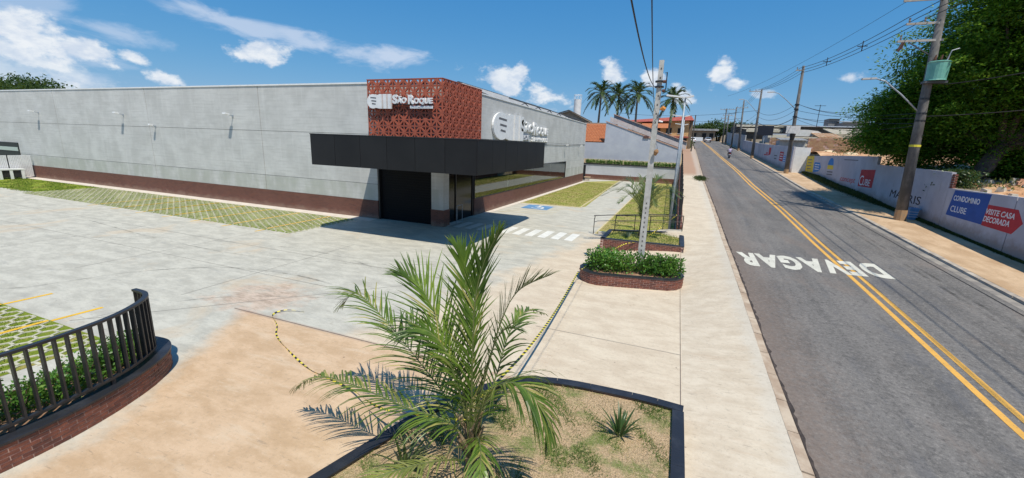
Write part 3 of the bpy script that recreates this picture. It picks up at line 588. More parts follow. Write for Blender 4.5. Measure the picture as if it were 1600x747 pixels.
# sheet roof rising behind the parapet
q = MB(); q.sheet = True
for k in range(54):
    y0 = 33.2 + k * .52
    q.add([(-13.7, y0, 8.3), (-13.7, y0 + .44, 8.3), (-18.2, y0 + .44, 9.98), (-18.2, y0, 9.98)], [(0, 1, 2, 3)]); q.add([(-13.7, y0 + .44, 8.3), (-13.7, y0 + .52, 8.34), (-18.2, y0 + .52, 10.02), (-18.2, y0 + .44, 9.98)], [(0, 1, 2, 3)])
q.build('sheet_roof', ROOFM, bld)
part('roof_gable', mat('dark_steel', (.05, .055, .06), (.09, .09, .1), 2, .6), (-18.35, -18.2, 33, 61.2, 8.2, 10.06)); part('roof', ROOFM, (-72, -18.4, 32, 61.1, 8.0, 8.1)); part('roof', ROOFM, (-72, BX - .35, 21.5, 32, 7.8, 7.9))
q = MB()
for k in range(7): q.bar((-13.9, 36 + k * 4, 8.3), (-13.9, 38 + k * 4, 8.75), .06, .06); q.bar((-13.9, 38 + k * 4, 8.75), (-13.9, 40 + k * 4, 8.3), .06, .06)
q.bar((-13.9, 34, 8.78), (-13.9, 61, 8.78), .07, .07); q.build('roof_truss', MATS['dark_steel'], bld)
# wall floodlights on the long facade and the side wall
def flood(x, y, z, nx, ny, label, cat='floodlight', sc=1.0):
    t = thing('wall_floodlight', label, cat, (x, y, z), 'small white floodlights on the supermarket walls')
    q = MB(); n = Vector((nx, ny, 0)); u = Vector((-ny, nx, 0)); p = Vector((x, y, z))
    q.bar(p, p + n * .38 * sc + Vector((0, 0, .10)), .05, .05); q.bar(p - n * .0, p + n * .04, .14, .14); q.build('bracket', GALV, t)
    q = MB(); c = p + n * .33 * sc + Vector((0, 0, .10)); q.bar(c, c + n * .32 * sc + Vector((0, 0, .05)), .30 * sc, .10); q.build('lamp_housing', WHITE, t)
flood(-56.3, BY, 6.2, 0, -1, 'white floodlight high on the concrete wall, nearest the slatted fence'); flood(-43.0, BY, 6.15, 0, -1, 'white floodlight high on the concrete wall, second from the fence'); flood(-29.9, BY, 6.2, 0, -1, 'white floodlight high on the concrete wall, nearest the black canopy')
flood(-38.95, BY, 5.3, 0, -1, 'small white wall camera below the row of floodlights, by a panel joint', 'camera', .7)
flood(BX, 49.5, 5.0, 1, 0, 'small white lamp on the side wall past the big white sign, nearer one', 'floodlight', .8); flood(BX, 57.3, 5.0, 1, 0, 'small white lamp on the side wall near the far corner of the shop', 'floodlight', .8)
# rear loading door seen above the slatted fence
q = MB(); q.box(-66.5, -61.4, BY - .06, BY - .01, 1.18, 3.3); q.build('loading_door', mat('dark_green_door', (.012, .02, .018), None, rough=.5), bld)
q = MB(); q.box(-66.5, -61.5, BY - .12, BY - .07, 2.48, 2.84); q.build('loading_door_band', mat('pale_green_band', (.45, .52, .48), None), bld)

# ---- black canopy
CLAD2 = mat('black_cladding_sheet', (.0115, .0115, .0125), (.015, .015, .016), .6, .45, 0, spec=.3)
can = thing('entrance_canopy', 'deep black box canopy wrapping the corner above the supermarket entrance', 'canopy', (-12.5, 20, 3.62))
CX0, CX1, CY0, CY1, CZ0, CZ1 = -17.2, -7.93, 16.0, 25.6, 3.62, 5.15
part('canopy_core', CLAD, (CX0 + .03, CX1 - .03, CY0 + .03, BY - .09, CZ0 + .02, CZ1 - .03), (BX + .09, CX1 - .03, BY - .09, CY1 - .03, CZ0 + .02, CZ1 - .03), parent=can)
n = 6; w_ = (CX1 - CX0) / n
for i in range(n): part('fascia_panel', CLAD if i % 2 else CLAD2, (CX0 + i * w_ + .009, CX0 + (i + 1) * w_ - .009, CY0, CY0 + .029, CZ0, CZ1 - .04), parent=can)
w_ = (CY1 - CY0 - .03) / n
for i in range(n): part('fascia_panel', CLAD, (CX1 - .029, CX1, CY0 + .031 + i * w_ + .009, CY0 + .031 + (i + 1) * w_ - .009, CZ0, CZ1 - .04), parent=can)
part('fascia_panel', CLAD, (CX0, CX0 + .029, CY0 + .03, BY - .1, CZ0, CZ1 - .04), parent=can)
part('top_flashing', BLK, (CX0 - .015, CX1 + .015, CY0 - .015, CY0 + .1, CZ1 - .038, CZ1), (CX1 - .1, CX1 + .015, CY0 + .1, CY1, CZ1 - .038, CZ1), (CX0 - .015, CX0 + .1, CY0 + .1, BY - .1, CZ1 - .038, CZ1), parent=can)

# ---- openwork terracotta block screen
SY, SX = 20.7, -12.4
scr = thing('block_screen', 'openwork terracotta block screen wrapping the building corner above the black canopy', 'screen', (SX, SY, 5.1))
def tile(s, d=.09):
    q = MB(); A = [(0, 0), (1, 0), (1, 1), (0, 1)]; H1 = [(.30, .10), (.89, .10), (.89, .70)]; H2 = [(.10, .30), (.70, .89), (.10, .89)]
    # leaf-shaped web along the diagonal, a hole at its outer end
    V2 = A + H1 + H2
    fr = [(0, 1, 5, 4), (1, 2, 6, 5), (2, 0, 4, 6), (0, 2, 8, 7), (2, 3, 9, 8), (3, 0, 7, 9)]
    vs = [(a * s, 0, c * s) for a, c in V2] + [(a * s, d, c * s) for a, c in V2]
    fs = [f for f in fr] + [tuple(i + 10 for i in f[::-1]) for f in fr]
    for loop in ((0, 1, 2, 3), (6, 5, 4), (9, 8, 7)): 
        for i in range(len(loop)): a, c = loop[i], loop[(i + 1) % len(loop)]; fs.append((c, a, a + 10, c + 10))
    me = bpy.data.meshes.new('screen_block'); me.from_pydata(vs, [], fs); me.materials.append(TERRA); return me
tm = tile(.358); cnt = 0; s = .364
for r in range(9):
    for c in range(14):
        o = link('screen_block', tm, scr); fx, fz = c % 2, r % 2
        x = -17.53 + c * s; z = 5.06 + r * s
        o.location = Vector((x + (s if fx == 0 else 0), SY + random.uniform(-.004, .004), z + (s if fz == 0 else 0))) - Vector(scr.location); o.scale = (-1 if fx == 0 else 1, 1, -1 if fz == 0 else 1)
    for c in range(13):
        o = link('screen_block', tm, scr); fx, fz = c % 2, r % 2; s2 = (25.62 - SY - .0) / 13; y = SY + c * s2; z = 5.06 + r * s
        o.rotation_euler = (0, 0, math.pi / 2); o.location = Vector((SX + random.uniform(-.004, .004), y + (s2 if fx == 0 else 0) + .003, z + (s if fz == 0 else 0))) - Vector(scr.location); o.scale = (-1.03 if fx == 0 else 1.03, 1, -1 if fz == 0 else 1)
part('top_channel', TERRA, (-17.55, SX + .01, SY - .01, SY + .1, 8.338, 8.375), (SX - .1, SX + .01, SY + .1, 25.64, 8.338, 8.375), parent=scr)
part('corner_post', TERRA, (SX - .055, SX - .005, SY + .005, SY + .055, 5.0, 8.337), parent=scr)
for b_ in [(x, x + .08, SY + .12, SY + .2, 5.0, 8.2) for x in (-17.3, -15.5, -13.7)] + [(SX - .22, SX - .14, y, y + .08, 5.0, 8.2) for y in (22.2, 24.2)]: part('support_post', mat('dark_steel', (.05, .055, .06)), b_, parent=scr)

# ---- the two sets of white letters
def sign(name, label, o, u, n, k, ku, depth):
    """k: metres high of the emblem; ku: extra stretch; o = lower left"""
    t = thing(name, label, 'shop sign', tuple(o)); o, u, n = Vector(o), Vector(u), Vector(n); v = Vector((0, 0, 1))
    def pr(polyg, d0, d1, nm, m): q = MB(); q.prism([(a * ku * k, c * k) for a, c in polyg], o + n * d0, u, v, n, d1 - d0); return q.build(nm, m, t)
    circ = []
    for i in range(26):
        a = math.radians(62 + i * (298 - 62) / 25); circ.append((.5 + .5 * math.cos(a), .5 + .5 * math.sin(a)))
    circ = [(.5 + .52 * math.cos(math.radians(a)), .5 + .5 * math.sin(math.radians(a))) for a in range(28, 333, 12)]
    pr([(.98, 1.0)] + [(.86, .90)] + circ[1:-1] + [(.86, .10), (.98, 0), (1.18, 0), (1.18, 1)] if 0 else [(1.02, .96)] + [(.5 + .52 * math.cos(math.radians(a)), .5 + .5 * math.sin(math.radians(a))) for a in range(60, 301, 12)] + [(1.02, 0.0), (1.27, 0.0), (1.27, 1.0), (1.02, 1.0)], 0, depth, 'emblem', WHITE)
    for (a0, a1, c) in ((.28, .80, .70), (.36, .80, .48), (.40, .74, .28)): pr([(a0, c + .04), (a1, c), (a1, c + .07), (a0 + .03, c + .11)], depth, depth + .01, 'emblem_finger', mat('sign_grey', (.12, .12, .13), None))
    for a in (1.40, 1.80): pr([(a, 0), (a + .27, 0), (a + .27, 1), (a, 1)], 0, depth, 'emblem_bar', WHITE)
    return t, o, u, n
t, o, u, n = sign('wall_sign', 'white raised logo and lettering fixed to the front of the terracotta block screen', (-17.33, SY - .13, 6.72), (1, 0, 0), (0, -1, 0), .80, 1.0, .12)
def lett(txt, a, c, w, h, b=.02, nm='letters', d=.12, m=WHITE, sp=1.0): return text(nm, txt, o + u * a + Vector((0, 0, c)), u, (0, 0, 1), n, w, h, m, t, b, d, sp)
lett('S', 1.76, .27, .36, .50, .05); lett('ÃO', 2.10, .29, .60, .40, .05); lett('R', 2.83, .25, .40, .50, .05); lett('OQUE', 3.20, .22, 1.20, .37, .05)
q = MB(); q.prism([(2.92, .02), (4.40, .02), (4.40, .17), (2.92, .17)], o, u, (0, 0, 1), n, .06); q.build('strapline_board', WHITE, t)
lett('SUPERMERCADOS', 2.98, .05, 1.36, .085, .005, 'strapline', .065, mat('sign_pale_grey', (.5, .52, .56), None))
part('fixing_rail', MATS['dark_steel'], (-17.2, -12.95, SY - .128, SY - .03, 6.95, 6.99), parent=t)
t, o, u, n = sign('wall_sign', 'large white raised logo and lettering on the grey side wall above the canopy', (BX + .03, 28.35, 5.28), (0, 1, 0), (1, 0, 0), 2.02, 1.50, .16)
lett('S', 5.75, .78, 1.10, 1.02, .03, d=.16); lett('ÃO', 6.75, .80, 2.3, .88, .03, d=.16); lett('R', 9.1, .62, 1.25, 1.12, .03, d=.16); lett('OQUE', 10.2, .60, 3.5, .82, .03, d=.16)
lett('SUPERMERCADOS', 8.9, .0, 4.9, .42, .02, 'strapline', .12); lett('REDE', 5.7, .12, 2.4, .42, .02, 'strapline', .12, mat('sign_pale_grey', (.5, .52, .56)))  # grey REDE letters stand in for the shadow block under SÃO
# cable sagging along the side wall
q = MB(); q.tube([(BX + .04, 30 + i * 2.6, 5.32 - .25 * math.sin(i / 12 * math.pi) * (1 if i < 12 else 1)) for i in range(13)], .015, 5); q.build('wall_cable', WIRE, bld)

# ================================================================ planters
def brick_run(pts, z0, n, parent, L=.212, H=.054, g=.014, out=.03, limit=300, joined=False, proud=.006):
    """courses of bricks along a polyline (right-hand side is the outside)"""
    P = [Vector((p[0], p[1], 0)) for p in pts]; seg = [(P[i + 1] - P[i]).length for i in range(len(P) - 1)]; T = sum(seg)
    def at(d):
        d = max(0, min(T - 1e-6, d)); i = 0
        while d > seg[i]: d -= seg[i]; i += 1
        t = (P[i + 1] - P[i]).normalized(); return P[i] + t * d, t
    me = None; q = MB(); k = 0
    cube = MB(); 
    for r in range(n):
        d = (L + g) / 2 if r % 2 else 0
        while d + L < T:
            a, t = at(d + L / 2); nrm = Vector((t.y, -t.x, 0)); p = a + nrm * (proud + random.uniform(-.002, .002)); z = z0 + r * (H + g) + H / 2
            if joined:
                x = t * L / 2; y = nrm * .01; zz = Vector((0, 0, H / 2)); c = p + Vector((0, 0, z)) - nrm * .01
                q.hexa([c - x - y - zz, c + x - y - zz, c + x + y - zz, c - x + y - zz, c - x - y + zz, c + x - y + zz, c + x + y + zz, c - x + y + zz], random.choice((0, 0, 1)))
            else:
                key = random.choice((0, 0, 1)); 
                if key not in BM_: 
                    m_ = MB(); m_.box(-L / 2, L / 2, -.01, .01, -H / 2, H / 2); me_ = bpy.data.meshes.new('brick'); me_.from_pydata(m_.v, [], m_.f); me_.materials.append((BRK, BRKD)[key]); BM_[key] = me_
                o = link('brick', BM_[key], parent); o.location = p + Vector((0, 0, z)) - ORG[parent.name] - nrm * .01; o.rotation_euler = (random.uniform(-.006, .006), 0, math.atan2(t.y, t.x))
            d += L + g; k += 1
    if joined: stuff(q.build('brick', [BRK, BRKD], parent))
BM_ = {}
def offset(pts, d):
    out = []
    for i, p in enumerate(pts):
        a = Vector(pts[max(i - 1, 0)][:2]); c = Vector(pts[min(i + 1, len(pts) - 1)][:2]); t = (c - a).normalized(); out.append((p[0] + t.y * d, p[1] - t.x * d))
    return out
def resample(pts, L):
    P = [Vector(p) for p in pts]; out = [P[0]]; acc = 0
    for a, c in zip(P, P[1:]):
        n = max(1, int((c - a).length / L))
        for k in range(1, n + 1): out.append(a.lerp(c, k / n))
    return [tuple(p) for p in out]
def cr(pts, n=8):
    P = [Vector(p) for p in pts]; out = []
    for i in range(len(P) - 1):
        p0, p1, p2, p3 = P[max(i - 1, 0)], P[i], P[i + 1], P[min(i + 2, len(P) - 1)]
        for k in range(n): t = k / n; out.append(tuple(.5 * ((2 * p1) + (p2 - p0) * t + (2 * p0 - 5 * p1 + 4 * p2 - p3) * t * t + (3 * p1 - p0 - 3 * p2 + p3) * t ** 3)))
    out.append(tuple(P[-1])); return out
def ribbon(name, pts, d0, d1, z0, z1, m, parent, closed=False, gaps=0):
    """solid band along a polyline between lateral offsets d0..d1; gaps>0 cuts it into that many butted pieces"""
    A, B = offset(pts, d0), offset(pts, d1); n = len(pts); cuts = [round(i * (n - 1) / max(1, gaps)) for i in range(max(1, gaps) + 1)]
    for a, c in zip(cuts, cuts[1:]):
        q = MB(); vs = []
        for i in range(a, c + 1):
            s = .004 if gaps and i == c else 0
            t = Vector(pts[max(i - 1, 0)][:2]); u_ = (Vector(pts[i][:2]) - t); u_ = u_.normalized() * s if u_.length else Vector((0, 0))
            for (x, y), z in ((A[i], z0), (B[i], z0), (B[i], z1), (A[i], z1)): vs.append((x - u_.x, y - u_.y, z))
        k = c - a; fs = [(i * 4 + j, i * 4 + (j + 1) % 4, (i + 1) * 4 + (j + 1) % 4, (i + 1) * 4 + j) for i in range(k) for j in range(4)] + [(0, 1, 2, 3), (k * 4 + 3, k * 4 + 2, k * 4 + 1, k * 4)]
        q.add(vs, fs); q.build(name, m, parent)

# ---- foreground planter with the palm (only its coping and turf show)
P0 = thing('corner_planter', 'low kerbed planter of dry turf with angled black coping, holding the big palm', 'planter', (-1.5, 5, 0))
ZC = .30
# outer edge of the coping (counter-clockwise seen from above = outside on the right when walked clockwise)
arc0 = cr([(-4.45, 3.2), (-4.05, 4.6), (-3.78, 5.5), (-3.3, 6.45), (-2.77, 7.09), (-2.32, 7.41), (-1.6, 7.62), (-.65, 7.70), (.0, 7.72), (.64, 7.68)], 4)
arc0 = [(-4.6, -1.0), (-4.55, 1.5)] + arc0
ribbon('coping', arc0[::-1], 0, -.2, ZC - .03, ZC, COPE, P0, gaps=12)
ribbon('coping', [(.64, -1.0), (.64, 2.0), (.63, 4.2), (.64, 6.0), (.64, 7.476)][::-1], .0, .2, ZC - .03, ZC, COPE, P0, gaps=4)
ribbon('planter_wall', arc0[::-1], -.04, -.17, 0, ZC - .03, BRB, P0); ribbon('planter_wall', [(.60, -1.0), (.60, 7.47)], 0, -.13, 0, ZC - .03, BRB, P0)
arcI = offset(arc0[::-1], -.17)[::-1]
tp = poly('turf', [(-4.3, -1)] + [(x, y) for x, y in arcI[1:]] + [(.47, 7.4), (.47, -1)], ZC - .07, DRYT, P0)
from mathutils.geometry import intersect_point_tri_2d
poly_in = [(-4.3, -1)] + [(x, y) for x, y in arcI[1:]] + [(.47, 7.4), (.47, -1)]
def inside(P, pg):
    r = np.zeros(len(P), bool); n = len(pg)
    for i in range(n):
        (x1, y1), (x2, y2) = pg[i], pg[(i + 1) % n]; c = (y1 > P[:, 1]) != (y2 > P[:, 1])
        with np.errstate(divide='ignore', invalid='ignore'): r ^= c & (P[:, 0] < (x2 - x1) * (P[:, 1] - y1) / (y2 - y1) + x1)
    return r
def planter_pts(n): P = np.c_[rng.uniform(-4.3, .45, n), rng.uniform(2, 7.5, n)]; return P[inside(P, poly_in)]
DRYB = leafmat('straw_blade', (.64, .50, .30), (.78, .64, .42), (.50, .38, .16), .8, .3, .2); GRB = leafmat('green_turf_blade', (.10, .19, .035), (.19, .28, .06), (.40, .36, .14), .6, .3, .2)
def sp_(n):
    P = planter_pts(n); k = np.sin(P[:, 0] * 3.7 + np.sin(P[:, 1] * 2.9) * 2.2) + np.sin(P[:, 1] * 5.1 + P[:, 0] * 2.3 + 1) + .8 * np.sin(P[:, 0] * 9 + P[:, 1] * 7) + rng.normal(size=len(P)) * .5; return P[k < 1.0]
o = blades('straw', sp_, 60000, .045, DRYB, ZC - .068, None, .0032, 1.6); tag(o, 'dry straw-coloured blades of the turf under the big palm', 'dry grass')
def gp(n):
    P = planter_pts(n); k = np.sin(P[:, 0] * 3.7 + np.sin(P[:, 1] * 2.9) * 2.2) + np.sin(P[:, 1] * 5.1 + P[:, 0] * 2.3 + 1) + .8 * np.sin(P[:, 0] * 9 + P[:, 1] * 7) + rng.normal(size=len(P)) * .5; return P[k > .8]
o = blades('grass', gp, 90000, .085, GRB, ZC - .068, None, .0042, .9); tag(o, 'green patches growing in the dry turf of the corner planter', 'grass')

# strap-leaved clumps in that planter
def strap_plant(name, loc, n, L, W, m, label, cat, spread=.7, group=None, seed=1):
    r = random.Random(seed); t = thing(name, label, cat, loc, group); V = []; F = []
    for k in range(n):
        a = r.uniform(0, 6.28); lean = r.uniform(.1, spread); l = L * r.uniform(.6, 1.1); q = MB(); vs = []; p = Vector(loc) + Vector((math.cos(a) * .05, math.sin(a) * .05, 0)); d = Vector((math.cos(a) * lean, math.sin(a) * lean, 1)).normalized(); side = Vector((-math.sin(a), math.cos(a), 0)); S = 6
        for i in range(S + 1):
            tt = i / S; w_ = W * (math.sin(math.pi * min(.98, tt * .8 + .2)) ** .8) * (.35 + .65 * min(1, tt * 3)); vs += [p - side * w_, p + d.cross(side) * (w_ * -.35), p + side * w_]
            p = p + d * l / S; d = (d + Vector((math.cos(a) * .10 * lean, math.sin(a) * .10 * lean, -.09 * lean * 2))).normalized()
        q.sheet = True; q.add(vs, [f for i in range(S) for f in ((i * 3, i * 3 + 1, i * 3 + 4, i * 3 + 3), (i * 3 + 1, i * 3 + 2, i * 3 + 5, i * 3 + 4))]); q.build('leaf', m, t, smooth=True)
    return t
STL = leafmat('dark_strap_leaf', (.035, .075, .022), (.07, .13, .04), (.16, .17, .05), .35, .2, .5); FRL = leafmat('palm_leaflet', (.08, .155, .022), (.22, .32, .05), (.50, .44, .14), .36, .32, .5)
strap_plant('strap_leaf_plant', (-.38, 6.42, .23), 26, .52, .022, STL, 'dark green strap-leaved plant standing alone in the dry turf right of the big palm', 'plant', .62, seed=3)
strap_plant('strap_leaf_plant', (-3.25, 4.35, .23), 16, .62, .022, leafmat('yellowed_strap_leaf', (.06, .10, .03), (.14, .17, .05), (.40, .36, .08), .4, .25, .5), 'yellowing strap-leaved plant low on the left side of the big palm', 'plant', .8, seed=5)
mb_ = MB(); mb_.box(-4.02, -3.72, 5.32, 5.38, .30, .345); o = mb_.build('metal_cover', GALV); tag(o, 'small metal strip lying across the black coping left of the palm', 'metal strip')

# ---- brick planter round the street pole
def brick_planter(name, outline, h, label, z0=0, turf=None, soil=None, base=0):
    t = thing(name, label, 'planter', (-1.2, 15.8, 0) if turf is None else (-1.2, 21.4, 0))
    cl = outline + outline[:2]
    ring = outline + [outline[0]]
    ribbon('coping', ring, .025, -.20, h - .035, h, COPE, t, gaps=10); ribbon('planter_wall', ring, 0, -.14, base - .15, h - .035, MORT, t)
    brick_run(ring, base + .004, int((h - .04 - base) / .068), t, joined=True)
    q = MB(); q.sheet = True; inn = offset(ring, -.12)[:-1]; q.add([(x, y, h - .06) for x, y in inn], [tuple(range(len(inn)))]); q.build('turf' if turf else 'soil', turf or SOIL, t)
    return t
rr = []; cx0, cx1, cy, rad = -2.25, -.15, 16.05, .84
for k in range(9): a = math.radians(-90 + k * 180 / 8); rr.append((cx1 + rad * math.cos(a), cy + .0 + rad * math.sin(a)))
for k in range(9): a = math.radians(90 + k * 180 / 8); rr.append((cx0 + rad * math.cos(a), cy - .45 + rad * math.sin(a)))
rr = rr[12:] + rr[:12]
PL1 = brick_planter('brick_planter', resample(rr + [rr[0]], .5)[:-1], .45, 'oblong red-brick planter with black coping and a row of shrubs round the street pole')
rr2 = [(-3.10, 20.1), (.72, 20.3), (.72, 24.0), (-3.05, 22.6)]
PL2 = brick_planter('brick_planter', resample(rr2 + [rr2[0]], .6)[:-1], .66, 'angular red-brick planter with grass and a young palm below the black handrails', turf=LAWN, base=.05)
o = blades('grass', lambda n: (lambda P: P[inside(P, [(-2.8, 20.4), (.5, 20.5), (.5, 23.6), (-2.8, 22.4)])])(np.c_[rng.uniform(-2.9, .5, n), rng.uniform(20.4, 23.6, n)]), 5000, .08, GRB, .60, None, .01); tag(o, 'grass in the angular brick planter with the young palm', 'grass')
# leafy shrubs
SHL = leafmat('shrub_leaf', (.08, .21, .03), (.19, .38, .06), (.32, .48, .09), .32, .3, .5)
def shrub_mesh(name, n, r, h, L, m, seed):
    g_ = np.random.default_rng(seed); th = g_.uniform(0, 6.28, n); rad = np.sqrt(g_.uniform(0, 1, n)) * r; z = g_.uniform(.0, 1, n) ** .75 * h
    k = 1 - .5 * np.abs(z / h - .55); nb_ = g_.integers(0, 9, n); c = np.c_[np.cos(nb_ * .7) * r * .45, np.sin(nb_ * .7) * r * .45]
    P = np.c_[c[:, 0] + np.cos(th) * rad * k * .62, c[:, 1] + np.sin(th) * rad * k * .62, z * (.8 + .2 * np.sin(nb_ * 2.1))]
    V, F = leaves(P, g_.uniform(.6, 1.1, n) * L, L * .24, D=np.c_[P[:, 0] / r, P[:, 1] / r, np.full(n, .6)], jit=.7)
    o = npmesh(name, V, F, m); q = MB()
    for i in range(9): q.tube([(0, 0, 0), (math.cos(i * .7) * r * .3, math.sin(i * .7) * r * .3, h * .5), (math.cos(i * .7) * r * .5, math.sin(i * .7) * r * .5, h * .8)], .008, 4)
    return o, q
def shrub(loc, r, h, n, L, label, group, seed, proto={}, rz=0):
    t = thing('leafy_shrub', label, 'shrub', loc, group); ORG[t.name] = Vector()
    if seed not in proto:
        f, q = shrub_mesh('foliage', n, r, h, L, SHL, seed); f.parent = t; st = q.build('stem', BARK, t, org=(0, 0, 0)); proto[seed] = (f.data, st.data)
    else: link('foliage', proto[seed][0], t); link('stem', proto[seed][1], t)
    t.rotation_euler = (0, 0, rz); return t
wh = ['leftmost shrub in the brick planter round the pole', 'second shrub from the left in the brick planter round the pole', 'shrub just left of the street pole in the brick planter', 'shrub just right of the street pole in the brick planter', 'second shrub from the right in the brick planter round the pole', 'rightmost shrub in the brick planter round the pole']
for i, x in enumerate((-2.45, -1.92, -1.38, -.62, -.12, .25)): shrub((x, 15.6 + (x + 2.4) * .17 + random.uniform(-.1, .1), .38), .46, .80, 760, .135, wh[i], 'shrubs in the pole planter', 1 + i % 2, rz=i * 1.3)
shrub((-2.2, 16.1, .38), .36, .7, 760, .135, 'rear shrub behind the left end of the brick planter row', 'shrubs in the pole planter', 1, rz=4)

# ---- curved planter and railing in the lower left
P3 = thing('curved_planter', 'curved red-brick planter wall with black coping under the black slatted railing', 'planter', (-9.3, 2.5, 0))
edge = cr([(-8.85, -3.5), (-8.80, -1), (-8.74, .6), (-8.70, 1.7), (-8.70, 2.6), (-8.86, 3.45), (-9.2, 4.3), (-9.62, 4.86), (-10.1, 5.12), (-10.6, 5.1)], 5)
ribbon('coping', edge, 0, -.30, .42, .455, COPE, P3, gaps=8); ribbon('planter_wall', edge, -.035, -.24, 0, .42, MORT, P3)
vis = [p for p in offset(edge, -.035)]
brick_run([p for p in vis if p[1] > 1.2 or p[0] > -8 or p[0] < -9], .004, 6, P3)
o = poly('soil', offset(edge, -.2) + [(-10.9, 5.0), (-10.5, 3.5), (-10.2, -3.5)], .36, SOIL, P3)
ribbon('rear_wall', [(-10.9, 4.97), (-10.55, 3.6), (-10.3, 1), (-10.3, -3.5)], 0, -.1, 0, .42, BRB, P3)
RA = thing('curved_railing', 'black railing of flat vertical bars curving round the end of the planter', 'railing', (-9.3, 2.5, .455))
rl = cr([(-9.05, -3.5), (-9.0, -1), (-8.96, .6), (-8.94, 2.0), (-8.97, 2.9), (-9.17, 3.8), (-9.56, 4.46), (-9.95, 4.76), (-10.42, 4.80)], 6)
ribbon('top_rail', rl, .045, -.045, 1.665, 1.71, BLK, RA); ribbon('bottom_rail', rl, .04, -.04, .555, .60, BLK, RA)
Pr = [Vector(p) for p in rl]; acc = 0; nxt = .06; k = 0
for a, c in zip(Pr, Pr[1:]):
    L_ = (c - a).length
    while nxt < acc + L_:
        p = a.lerp(c, (nxt - acc) / L_); t_ = (c - a).normalized(); q = MB(); h_ = Vector((-t_.y, t_.x)) * .040; e_ = t_ * .014
        if p.y > .6 or k % 1 == 0:
            q.hexa([(p.x + sx_ * h_.x + sy_ * e_.x, p.y + sx_ * h_.y + sy_ * e_.y, z) for z in (.60, 1.665) for sx_, sy_ in ((-1, -1), (1, -1), (1, 1), (-1, 1))]); q.build('baluster', BLK, RA)
        nxt += .165 if p.y < 4.3 else .13; k += 1
    acc += L_
for p in (rl[-1], rl[-20], rl[20]): q = MB(); q.box(p[0] - .03, p[0] + .03, p[1] - .03, p[1] + .03, .455, .555); q.build('foot', BLK, RA)
for i in range(15):
    y = -1.2 + i * .43; x = float(np.interp(y, [0, 3, 4.8], [-9.5, -9.55, -10.2]))
    shrub((x + random.uniform(-.08, .08), min(y, 4.55 - .2 * (i == 14)), .36), .38, .58, 700, .09, 'leafy green shrub behind the bars of the black curved railing' if i < 13 else ['leafy shrub last but one before the curved end of the railed planter', 'leafy shrub at the very end of the railed planter, inside the curl of the railing'][i - 13], 'shrubs behind the curved railing', 3 + i % 2, rz=i)

# ---- palms
def frond(name, pts, n, L, W, m, parent, seed=0, ang=.9, droop=.10, rad=.014, S=5, lift=.35, stemmat=None, t0=.12, sub=2, roll=0):
    """pts: rachis control points (world); leaflets in two ranks"""
    r = random.Random(seed); C = [Vector(p) for p in cr(pts, 10)]; N = len(C); q = MB(); q.sheet = True
    q.tube(C, [rad * (1 - .85 * i / (N - 1)) for i in range(N)], 5, 1)
    for k in range(n):
        t = t0 + (1 - t0) * (k / n) ** .92; f = t * (N - 1); i = min(N - 2, int(f)); p0 = C[i].lerp(C[i + 1], f - i); T = (C[i + 1] - C[i]).normalized()
        side = T.cross(Vector((0, 0, 1)));
        if side.length < .15: side = Vector((1, 0, 0)).cross(T)
        side.normalize(); up = side.cross(T).normalized()
        if roll: side, up = side * math.cos(roll) + up * math.sin(roll), up * math.cos(roll) - side * math.sin(roll)
        ll = L * (math.sin(math.pi * (.12 + .80 * t)) ** .65) * (1 - .35 * max(0, t - .7) / .3)
        for s in (-1, 1):
            if r.random() < .05: continue
            a = ang * (1 - .55 * t) + r.uniform(-.17, .17); d = (T * math.cos(a) + side * s * math.sin(a) + up * (lift + r.uniform(-.15, .15))).normalized(); l = ll * r.uniform(.68, 1.1); p = p0.copy(); vs = []
            for j in range(S + 1):
                u = j / S; w_ = W * (1 - u) ** .55 * (.55 + .45 * min(1, u * 6)); n_ = d.cross(up); n_ = n_.normalized() if n_.length > .1 else side
                vs += [p - n_ * w_, p + n_ * w_]; p = p + d * (l / S); d = (d + Vector((r.uniform(-.03, .03), r.uniform(-.03, .03), -droop * (1 + u * 2)))).normalized()
            q.add(vs, [(2 * j, 2 * j + 1, 2 * j + 3, 2 * j + 2) for j in range(S)])
    return q.build(name, [m, stemmat or STEM], parent)
STEM = mat('frond_stem', (.10, .13, .04), (.16, .17, .06), 6, .5, .1)
PALM = thing('young_palm', 'big young feather palm arching over the corner planter in the foreground', 'palm', (-2.34, 4.7, .23))
base = (-2.34, 4.7)
q = MB(); q.tube([(-2.34, 4.7, .2), (-2.35, 4.71, .6), (-2.36, 4.72, 1.1)], [.085, .065, .03], 10); q.build('trunk', mat('palm_stem', (.07, .06, .03), (.12, .11, .05), 5, .8, .5, 20, stretch=(1, 1, 3)), PALM)
